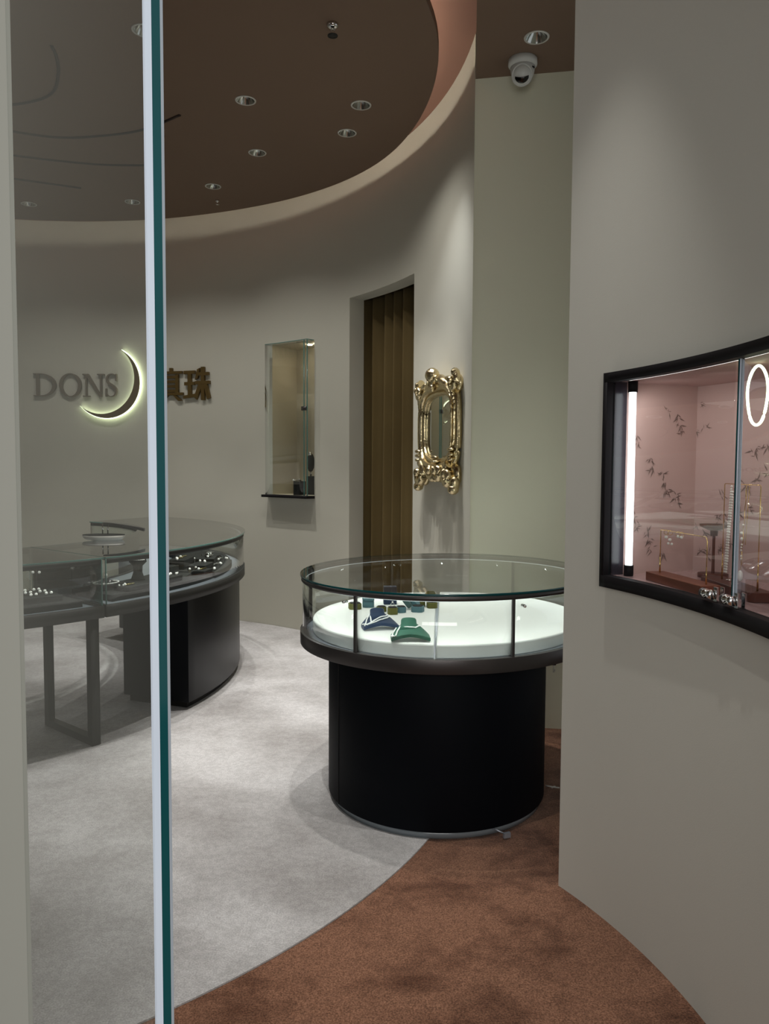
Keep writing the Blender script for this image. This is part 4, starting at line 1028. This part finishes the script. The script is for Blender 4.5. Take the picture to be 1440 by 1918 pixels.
# ================================================================== CEILING FITTINGS
def downlight(label, x, y, z, first=None, group='round recessed downlights in the round ceiling'):
    if first: return dup(first, (x, y, z), 0, label, group)
    t = thing('downlight', label, 'downlight', (x, y, z), 0, group)
    bm = newbm(); lathe(bm, [(0.054, -0.003), (0.063, -0.003), (0.064, 0.0), (0.054, 0.0), (0.054, -0.003)], (x, y, z - 0.0005), 32); obj('trim_ring', bm, 'white', t, fixn=True)
    bm = newbm(); lathe(bm, [(0.054, -0.002), (0.046, 0.014), (0.030, 0.036), (0.020, 0.046)], (x, y, z), 32); rf = obj('reflector', bm, 'dlchrome', t, fixn=False)
    bm = newbm(); lathe(bm, [(0.0, 0.046), (0.020, 0.046)], (x, y, z), 24); obj('lens', bm, 'lens', t, fixn=False)
    return t
# pockets for the lights are cut out of the ceiling disc and the low ceiling
DL = [(-0.859, 4.826, 'round ceiling downlight left of centre, in the row nearest the glass door'), (-0.158, 4.880, 'right one of the larger downlights on the round ceiling'),
      (-0.263, 5.277, 'downlight just below the right one, further back'), (-0.917, 5.610, 'downlight in the middle of the round ceiling, second row'),
      (-1.380, 6.275, 'downlight near the back of the round ceiling, right of the door edge'), (-2.144, 6.647, 'downlight near the back wall, just left of the door edge'),
      (-3.051, 6.714, 'leftmost downlight near the back wall'), (-1.243, 4.076, 'downlight half hidden by the glass door edge at the top')]
HID = [(-1.95, 3.45), (-0.75, 2.75), (-2.9, 3.1), (-0.22, 3.45)]
def cut_holes(target, spots, z):
    for (x, y) in spots:
        pass
disc = bpy.data.objects['ceiling_disc']; lowc = bpy.data.objects['ceiling_low']
def bool_cut(target, spots, zc):
    bm = newbm()
    for x, y in spots: prism(bm, arcpts((x, y), 0.0545, 0, 345, 23), zc - 0.03, zc + 0.049)
    bmesh.ops.recalc_face_normals(bm, faces=bm.faces)
    me = bpy.data.meshes.new('cutter'); bm.to_mesh(me); bm.free(); c = bpy.data.objects.new('cutter', me); COL.objects.link(c)
    md = target.modifiers.new('cut', 'BOOLEAN'); md.object = c; md.operation = 'DIFFERENCE'; md.solver = 'EXACT'
    dg = bpy.context.evaluated_depsgraph_get(); dg.update()
    me2 = bpy.data.meshes.new_from_object(target.evaluated_get(dg)); target.modifiers.clear(); target.data = me2
    bpy.data.objects.remove(c)
bool_cut(disc, [(d[0], d[1]) for d in DL] + HID, DISC_Z)
bool_cut(lowc, [(0.753, 4.009), (0.45, 2.35), (0.25, 1.35)], 3.66)
first = None
for i, (x, y, lab) in enumerate(DL):
    o = downlight(lab, x, y, DISC_Z, first); first = first or o
for x, y in HID:
    downlight('recessed downlight of the round ceiling, %s' % ('left of the display counters', 'above the grey carpet by the entrance', 'farthest left over the open counter', 'just in front of the round table')[HID.index((x, y))], x, y, DISC_Z, first, 'downlights above the picture')
dup(first, (0.753, 4.009, 3.66), 0, 'single downlight in the low ceiling beside the security camera', 'downlight over the cream wall')['group'] = 'downlight over the cream wall'
for x, y in ((0.45, 2.35), (0.25, 1.35)):
    dup(first, (x, y, 3.66), 0, 'recessed downlight of the low ceiling ' + ('beside the top of the pink showcase wall' if y > 2 else 'nearest the shop entrance'), 'downlights above the picture')
# lamps inside the counters
for a_ in (-70, -60, -50, -42, -33, -24, -15, -6, 3, 12, 21, 30):
    x, y = cp(a_, CR - 0.04); x2, y2 = cp(a_, 1.85)
    light('case_lamp', 'SPOT', (x, y, 0.974), 1.2, (0.95, 1.0, 0.98), (x2, y2, 0.79), spot_size=rad(160), spot_blend=0.9, shadow_soft_size=0.004)
# lamps inside the fittings
for i, (x, y) in enumerate([(d[0], d[1]) for d in DL] + HID):
    light('downlight_lamp', 'SPOT', (x, y, DISC_Z - 0.006), SPOT_W, LIGHT_COL, (x, y, 0), spot_size=rad(54 if i < len(DL) else 46), spot_blend=0.7, shadow_soft_size=0.02)
    if i in (1, 3, 4, 5, 6): light('downlight_spill', 'SPOT', (x, y, DISC_Z - 0.007), SPOT_W * 0.34, LIGHT_COL, (x, y, 0), spot_size=rad(125), spot_blend=1.0, shadow_soft_size=0.02)
light('downlight_lamp', 'SPOT', (0.753, 4.009, 3.655), SPOT_W * 0.75, LIGHT_COL, (0.82, 3.62, 0), spot_size=rad(40), spot_blend=0.8, shadow_soft_size=0.02)
light('downlight_lamp', 'SPOT', (0.45, 2.35, 3.655), SPOT_W * 0.80, LIGHT_COL, (0.22, 2.28, 0), spot_size=rad(46), spot_blend=0.8, shadow_soft_size=0.02)
light('downlight_lamp', 'SPOT', (0.25, 1.35, 3.655), SPOT_W * 0.60, LIGHT_COL, (0.20, 1.4, 0), spot_size=rad(54), spot_blend=0.9, shadow_soft_size=0.02)
# wall washer for the mirror (a tilted downlight above the frame)
light('downlight_lamp', 'SPOT', (-0.10, 4.55, DISC_Z - 0.006), SPOT_W * 0.50, (0.92, 0.95, 1.0), (0.46, 4.95, 1.6), spot_size=rad(62), spot_blend=1.0, shadow_soft_size=0.015)
# sprinkler, sensor
sx_, sy_ = -0.274, 4.01
t = thing('sprinkler', 'chrome fire sprinkler head hanging from the round ceiling', 'sprinkler', (sx_, sy_, DISC_Z - 0.07))
bm = newbm(); lathe(bm, [(0, 0), (0.030, 0), (0.028, -0.014), (0.012, -0.022), (0, -0.022)], (sx_, sy_, DISC_Z - 0.0005), 20); obj('rose', bm, 'chrome', t)
bm = newbm()
for s in (-0.009, 0.009): tube(bm, [(sx_ + s, sy_, DISC_Z - 0.020), (sx_ + s, sy_, DISC_Z - 0.056)], 0.0022, 6)
obj('frame_arm', bm, 'chrome', t)
bm = newbm(); lathe(bm, [(0, 0), (0.026, 0.0), (0.026, -0.003), (0, -0.003)], (sx_, sy_, DISC_Z - 0.056), 18); obj('deflector', bm, 'gun_l', t)
t = thing('sprinkler', 'tiny sprinkler head at the back of the round ceiling near the wall', 'sprinkler', (-1.416, 6.596, DISC_Z - 0.04))
bm = newbm(); lathe(bm, [(0, 0), (0.018, 0), (0.014, -0.012), (0.006, -0.016), (0.006, -0.034), (0.016, -0.036), (0, -0.040)], (-1.416, 6.596, DISC_Z - 0.0005), 16); obj('head', bm, 'chrome', t)
# security camera
kx, ky = 0.722, 4.225
t = thing('security_camera', 'white turret security camera on the low ceiling above the cream wall', 'security camera', (kx, ky, 3.50))
bm = newbm(); lathe(bm, [(0, 0), (0.076, 0), (0.077, -0.026), (0.072, -0.034), (0.058, -0.046), (0, -0.046)], (kx, ky, 3.6595), 40); obj('mount_base', bm, 'cctv', t)
bm = newbm(); lathe(bm, [(0, -0.040), (0.066, -0.040), (0.060, -0.075), (0.045, -0.105), (0.022, -0.124), (0, -0.128)], (kx, ky, 3.6595), 36); hs = obj('housing', bm, 'cctv', t)
aim = Vector((-0.18, -0.86, -0.42)).normalized(); q = aim.to_track_quat('Z', 'Y').to_matrix().to_4x4()
bm = newbm(); mt = Matrix.Translation(Vector((kx - 0.004, ky - 0.012, 3.577))) @ q
lathe(bm, [(0.051, 0.020), (0.048, 0.030), (0.041, 0.040), (0.026, 0.047), (0, 0.050)], n=32, mtx=mt); eb = obj('eyeball', bm, 'cctv', t)
bm = newbm(); lathe(bm, [(0.050, 0.018), (0.056, 0.024), (0.053, 0.034), (0.047, 0.032)], n=32, mtx=mt); obj('collar', bm, 'cctv', t)
bm = newbm()
g_ = []
zf = lambda x, y: 0.0530 - 0.0075 * (x * x + y * y) / 0.00168
for i in range(17):
    x = -0.036 + 0.072 * i / 16; lo_ = -math.sqrt(max(0.0392 ** 2 - x * x, 0)); hi_ = -0.004 - 0.006 * (1 - (x / 0.036) ** 2)
    g_.append([(x, lo_ + (hi_ - lo_) * j / 6) for j in range(7)])
tv = [[bm.verts.new(mt @ Vector((x, y, zf(x, y)))) for x, y in row] for row in g_]
bv = [[bm.verts.new(mt @ Vector((x, y, 0.034))) for x, y in row] for row in g_]
for i in range(16):
    for j in range(6):
        bm.faces.new((tv[i][j], tv[i + 1][j], tv[i + 1][j + 1], tv[i][j + 1])).smooth = True
    bm.faces.new((tv[i][0], bv[i][0], bv[i + 1][0], tv[i + 1][0])); bm.faces.new((tv[i][6], tv[i + 1][6], bv[i + 1][6], bv[i][6]))
for i in (0, 16):
    for j in range(6): bm.faces.new((tv[i][j], bv[i][j], bv[i][j + 1], tv[i][j + 1]))
obj('lens_window', bm, 'blk', eb, label='glossy black lens window')
bm = newbm(); box(bm, (kx + 0.048, ky - 0.040, 3.604), (0.018, 0.006, 0.008), 0.7); obj('slot', bm, 'gun_l', hs)

# thin dark curved rods, added for the dark lines on the round ceiling
TR = [([(-2.786, 4.913), (-2.5, 4.92), (-2.2, 4.86), (-2.0, 4.74), (-1.87, 4.52), (-1.80, 4.33), (-1.78, 4.22)], 'thin dark hooked line on the round ceiling, highest and leftmost'),
      ([(-2.9, 5.12), (-2.6, 5.23), (-2.25, 5.36), (-1.95, 5.34), (-1.62, 5.24), (-1.31, 5.02)], 'thin dark curved line on the ceiling passing behind the glass door edge'),
      ([(-2.95, 5.5), (-2.7, 5.66), (-2.35, 5.78), (-2.05, 5.84), (-1.68, 5.84)], 'thin dark line on the ceiling below the long curved one'),
      ([(-3.3, 5.95), (-2.95, 6.10), (-2.45, 6.32)], 'short thin dark line on the ceiling nearest the back wall')]
for pts, lab in TR:
    P = [Vector((*p, DISC_Z - 0.002)) for p in pts]; sm_ = []
    for i in range(len(P) - 1):
        p0, p1, p2, p3 = P[max(i - 1, 0)], P[i], P[i + 1], P[min(i + 2, len(P) - 1)]
        for q_ in range(8):
            t_ = q_ / 8; sm_.append(0.5 * (2 * p1 + (p2 - p0) * t_ + (2 * p0 - 5 * p1 + 4 * p2 - p3) * t_ * t_ + (3 * p1 - p0 - 3 * p2 + p3) * t_ ** 3))
    sm_.append(P[-1]); bm = newbm(); tube(bm, sm_, 0.009, 6)
    o = obj('ceiling_arc', bm, 'arcs'); tag(o, lab, 'ceiling track')

# ================================================================== THINGS IN THE PINK SHOWCASE
SZ = VZ0 + 0.0003
# low earring stand
A_, B_ = Vector((0.835, 2.365, SZ)), Vector((0.885, 2.070, SZ)); dr = (B_ - A_).normalized(); pr = Vector((-dr.y, dr.x, 0))
A_ = A_ + pr * 0.012 + Vector((0, 0.026, 0)); B_ = B_ + pr * 0.012 + Vector((0, 0.026, 0))
ctr = (A_ + B_) / 2; L_ = (B_ - A_).length
t = thing('earring_stand', 'low gold wire earring stand on a reddish wood block in the pink showcase', 'earring stand', tuple(ctr))
bm = newbm(); box(bm, ctr + Vector((0, 0, 0.0135)), (L_, 0.062, 0.027), math.atan2(dr.y, dr.x)); obj('wood_base', bm, 'wood', t, bevel=0.002)
w0, w1 = A_ + dr * 0.03, B_ - dr * 0.022; zt = 0.157
bm = newbm(); tube(bm, [w0 + Vector((0, 0, 0.027)), w0 + Vector((0, 0, zt)), w0 + dr * 0.004 + Vector((0, 0, zt + 0.003)), w1 - dr * 0.008 + Vector((0, 0, zt + 0.001)), w1 - dr * 0.002 + Vector((0, 0, zt - 0.004)), w1 + Vector((0, 0, zt - 0.01)), w1 + Vector((0, 0, 0.027))], 0.0014, 6); obj('wire_arch', bm, 'goldwire', t)
for k in (0, 1):
    w = (w0, w1)[k]; bm = newbm(); tube(bm, [w + Vector((0, 0, 0.0272)), w + Vector((0, 0, 0.075))], 0.0028, 8, rfun=lambda f: 0.0028 - 0.0014 * f); obj('wire_foot', bm, 'goldwire', t)
for k, (f, drop, lab) in enumerate(((0.13, 0.030, 'gold hoop earring with pearl, leftmost on the low wire stand'), (0.215, 0.036, 'gold earring with three pearls, second from the left on the low wire stand'),
                              (0.40, 0.022, 'gold huggie earring with pearl, third from the left on the low wire stand'), (0.47, 0.023, 'gold huggie earring with pearl, rightmost on the low wire stand'))):
    p = w0 + (w1 - w0) * f + Vector((0, 0, zt + 0.003)); e = thing('pearl_earring', lab, 'earring', tuple(p - Vector((0, 0, drop))))
    r = 0.007; bm = newbm(); tube(bm, [p + Vector((0, 0, -r + 0.001)) + pr * r * cos(a * PI / 8) * 1.0 + Vector((0, 0, r * sin(a * PI / 8))) + dr * 0.3 * r * cos(a * PI / 8) for a in range(16)], 0.0009, 5, True); obj('hoop', bm, 'goldwire', e)
    bm = newbm(); ball(bm, p + Vector((0, 0, -drop + 0.009)), 0.0052); obj('pearl', bm, 'pearl', e)
    if k == 1:
        for s in (-0.008, 0.011):
            bm = newbm(); ball(bm, p + dr * s + Vector((0, 0, -drop - 0.003)), 0.0042); obj('pearl', bm, 'pearl', e)
# tall necklace stand
A_, B_ = Vector((0.985, 2.297, SZ)), Vector((0.985, 1.982, SZ)); dr = (B_ - A_).normalized(); pr = Vector((-dr.y, dr.x, 0)); ctr = (A_ + B_) / 2; L_ = (B_ - A_).length
t = thing('necklace_stand', 'tall gold wire necklace stand on a dark wood base in the pink showcase', 'necklace stand', tuple(ctr))
bm = newbm(); k = 0.008; hw = 0.034; outl = [(-L_ / 2, -hw), (L_ / 2 - 0.012, -hw), (L_ / 2, -hw + 0.012), (L_ / 2, hw - 0.012), (L_ / 2 - 0.012, hw), (-L_ / 2, hw)]
prism(bm, outl, 0, 0.026); bm.transform(Matrix.Translation(ctr) @ Matrix.Rotation(math.atan2(dr.y, dr.x), 4, 'Z')); obj('wood_base', bm, 'wood_d', t, bevel=0.002)
w0, w1 = Vector((0.997, 2.275, SZ)), Vector((1.003, 2.075, SZ)); zt = 0.302
w0 = Vector((0.985, 2.229, SZ)); w1 = Vector((0.985, 2.015, SZ))
bm = newbm(); tube(bm, [w0 + Vector((0, 0, 0.026)), w0 + Vector((0, 0, zt)), w0 + dr * 0.003 + Vector((0, 0, zt + 0.003)), w1 - dr * 0.003 + Vector((0, 0, zt + 0.003)), w1 + Vector((0, 0, zt)), w1 + Vector((0, 0, 0.026))], 0.0013, 6); obj('wire_arch', bm, 'goldwire', t)
for w in (w0, w1):
    bm = newbm(); tube(bm, [w + Vector((0, 0, 0.0262)), w + Vector((0, 0, 0.10))], 0.0026, 8, rfun=lambda f: 0.0026 - 0.0012 * f); obj('wire_foot', bm, 'goldwire', t)
# double pearl strand, and a gold chain with baroque pearl
f1 = w0 + (w1 - w0) * 0.27; bm = newbm()
for s, n0 in ((-0.005, 0), (0.004, 2)):
    for k in range(n0, 33): ball(bm, (f1.x - 0.004 - 0.00025 * k, f1.y + 0.0003 * k - s, SZ + zt - 0.004 - 0.0076 * k), 0.0040, 1)
o = obj('pearl_necklace', bm, 'pearl'); tag(o, 'double strand of white pearls hanging from the tall wire stand', 'necklace')
f2 = w0 + (w1 - w0) * 0.66
t = thing('pendant_necklace', 'fine gold chain with small pearls and a white baroque pearl pendant on the tall stand', 'necklace', (f2.x, f2.y, SZ + 0.05))
bm = newbm(); cpts = [(f2.x - 0.003 - 0.006 * (k / 30), f2.y + 0.002 * sin(k * 0.9) + 0.006 * k / 30, SZ + zt + 0.003 - 0.0078 * k) for k in range(31)]
tube(bm, cpts, 0.0011, 5); tube(bm, [(f2.x + 0.003 - 0.006 * k / 20, f2.y - 0.003, SZ + zt + 0.003 - 0.0078 * k) for k in range(22)], 0.0010, 5); obj('chain', bm, 'goldwire', t)
for k, r in ((14, 0.0028), (17, 0.0048), (19, 0.0046), (21, 0.003), (22, 0.0028), (23.5, 0.003), (25, 0.0027), (26.5, 0.0028)):
    p = cpts[int(k)]; bm = newbm(); ball(bm, (p[0] - 0.002, p[1] + (0.004 if r > 0.004 else 0), p[2]), r, 2); obj('pearl', bm, 'pearl', t)
p = cpts[-1]; bm = newbm(); ball(bm, (p[0], p[1], p[2] - 0.016), 0.012, 2, (0.6, 0.62, 1.35)); obj('pendant', bm, 'pearl', t, label='white baroque pearl drop')
# rings lying on the base
for (u, v_) in ((0.997, 2.205), (0.975, 2.125)):
    bm = newbm(); tube(bm, [(u + 0.009 * cos(a * PI / 8), v_ + 0.009 * sin(a * PI / 8), SZ + 0.0278) for a in range(16)], 0.0015, 6, True)
    o = obj('finger_ring', bm, 'diam'); tag(o, 'small white ring lying on the dark wood base, ' + ('left' if v_ > 2.2 else 'right') + ' of two', 'ring')
# pedestal dish
px_, py_ = 1.055, 2.455
t = thing('pedestal_stand', 'dark wood pedestal with a wide flat dish top at the back of the pink showcase', 'display stand', (px_, py_, SZ))
bm = newbm(); lathe(bm, [(0, 0), (0.046, 0), (0.046, 0.012), (0, 0.012)], (px_, py_, SZ), 32); obj('foot', bm, 'wood_d', t)
bm = newbm(); lathe(bm, [(0.0055, 0.012), (0.0045, 0.05), (0.0045, 0.135)], (px_, py_, SZ), 12); obj('stem', bm, 'wood_d', t)
bm = newbm(); lathe(bm, [(0, 0.133), (0.011, 0.133), (0.012, 0.150), (0.020, 0.152), (0.043, 0.163), (0.044, 0.170), (0, 0.170)], (px_, py_, SZ), 32); obj('dish', bm, 'wood_d', t)
# reflected glow, added as a glowing ring hung near the glass
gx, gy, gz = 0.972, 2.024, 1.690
t = thing('ring_reflection', 'pale yellow oval reflection shaped as a glowing ring in the upper right of the pink showcase', 'reflection', (gx, gy, gz - 0.08))
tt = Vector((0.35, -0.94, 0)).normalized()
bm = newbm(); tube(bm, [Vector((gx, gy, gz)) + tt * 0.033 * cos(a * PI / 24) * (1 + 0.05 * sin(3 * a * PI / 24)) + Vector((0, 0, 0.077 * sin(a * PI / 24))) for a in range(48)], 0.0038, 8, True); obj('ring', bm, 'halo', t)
bm = newbm(); tube(bm, [(gx, gy, gz + 0.078), (gx, gy, VZ1 - 0.0005)], 0.0006, 4); obj('hanger', bm, 'goldwire', t)  # made-up wire that carries the reflected ring
# chrome latches on the lower frame
def latch(label, a):
    p = rp(a, VZ0 + 0.003, -0.012); t = thing('glass_latch', label, 'latch', tuple(p)); q = Matrix.Translation(p) @ Matrix.Rotation(rad(a), 4, 'Z')
    bm = newbm(); box(bm, (-0.004, -0.012, 0.013), (0.004, 0.010, 0.026)); box(bm, (0.008, -0.012, 0.013), (0.003, 0.010, 0.026)); bm.transform(q @ Matrix.Scale(1.5, 4)); obj('clamp_plate', bm, 'chrome', t, bevel=0.001)
    bm = newbm(); lathe(bm, [(0, -0.016), (0.008, -0.016), (0.0085, -0.005), (0.006, 0.0), (0.0085, 0.005), (0.008, 0.014), (0, 0.014)], n=16, mtx=q @ Matrix.Scale(1.5, 4) @ Matrix.Translation((-0.010, 0.002, 0.012)) @ Matrix.Rotation(PI / 2, 4, 'X')); obj('lock_barrel', bm, 'chrome', t)
    bm = newbm(); lathe(bm, [(0.004, 0.0), (0.009, 0.0), (0.009, 0.003), (0.004, 0.003)], n=16, mtx=q @ Matrix.Scale(1.5, 4) @ Matrix.Translation((-0.010, 0.018, 0.012)) @ Matrix.Rotation(PI / 2, 4, 'X')); obj('key_rim', bm, 'gun', t)
latch('chrome glass latch left of the pane joint on the lower frame', math.degrees(math.atan2(2.000 - RC[1], 0.874 - RC[0])))
latch('chrome glass latch right of the pane joint on the lower frame', math.degrees(math.atan2(1.905 - RC[1], 0.888 - RC[0])))
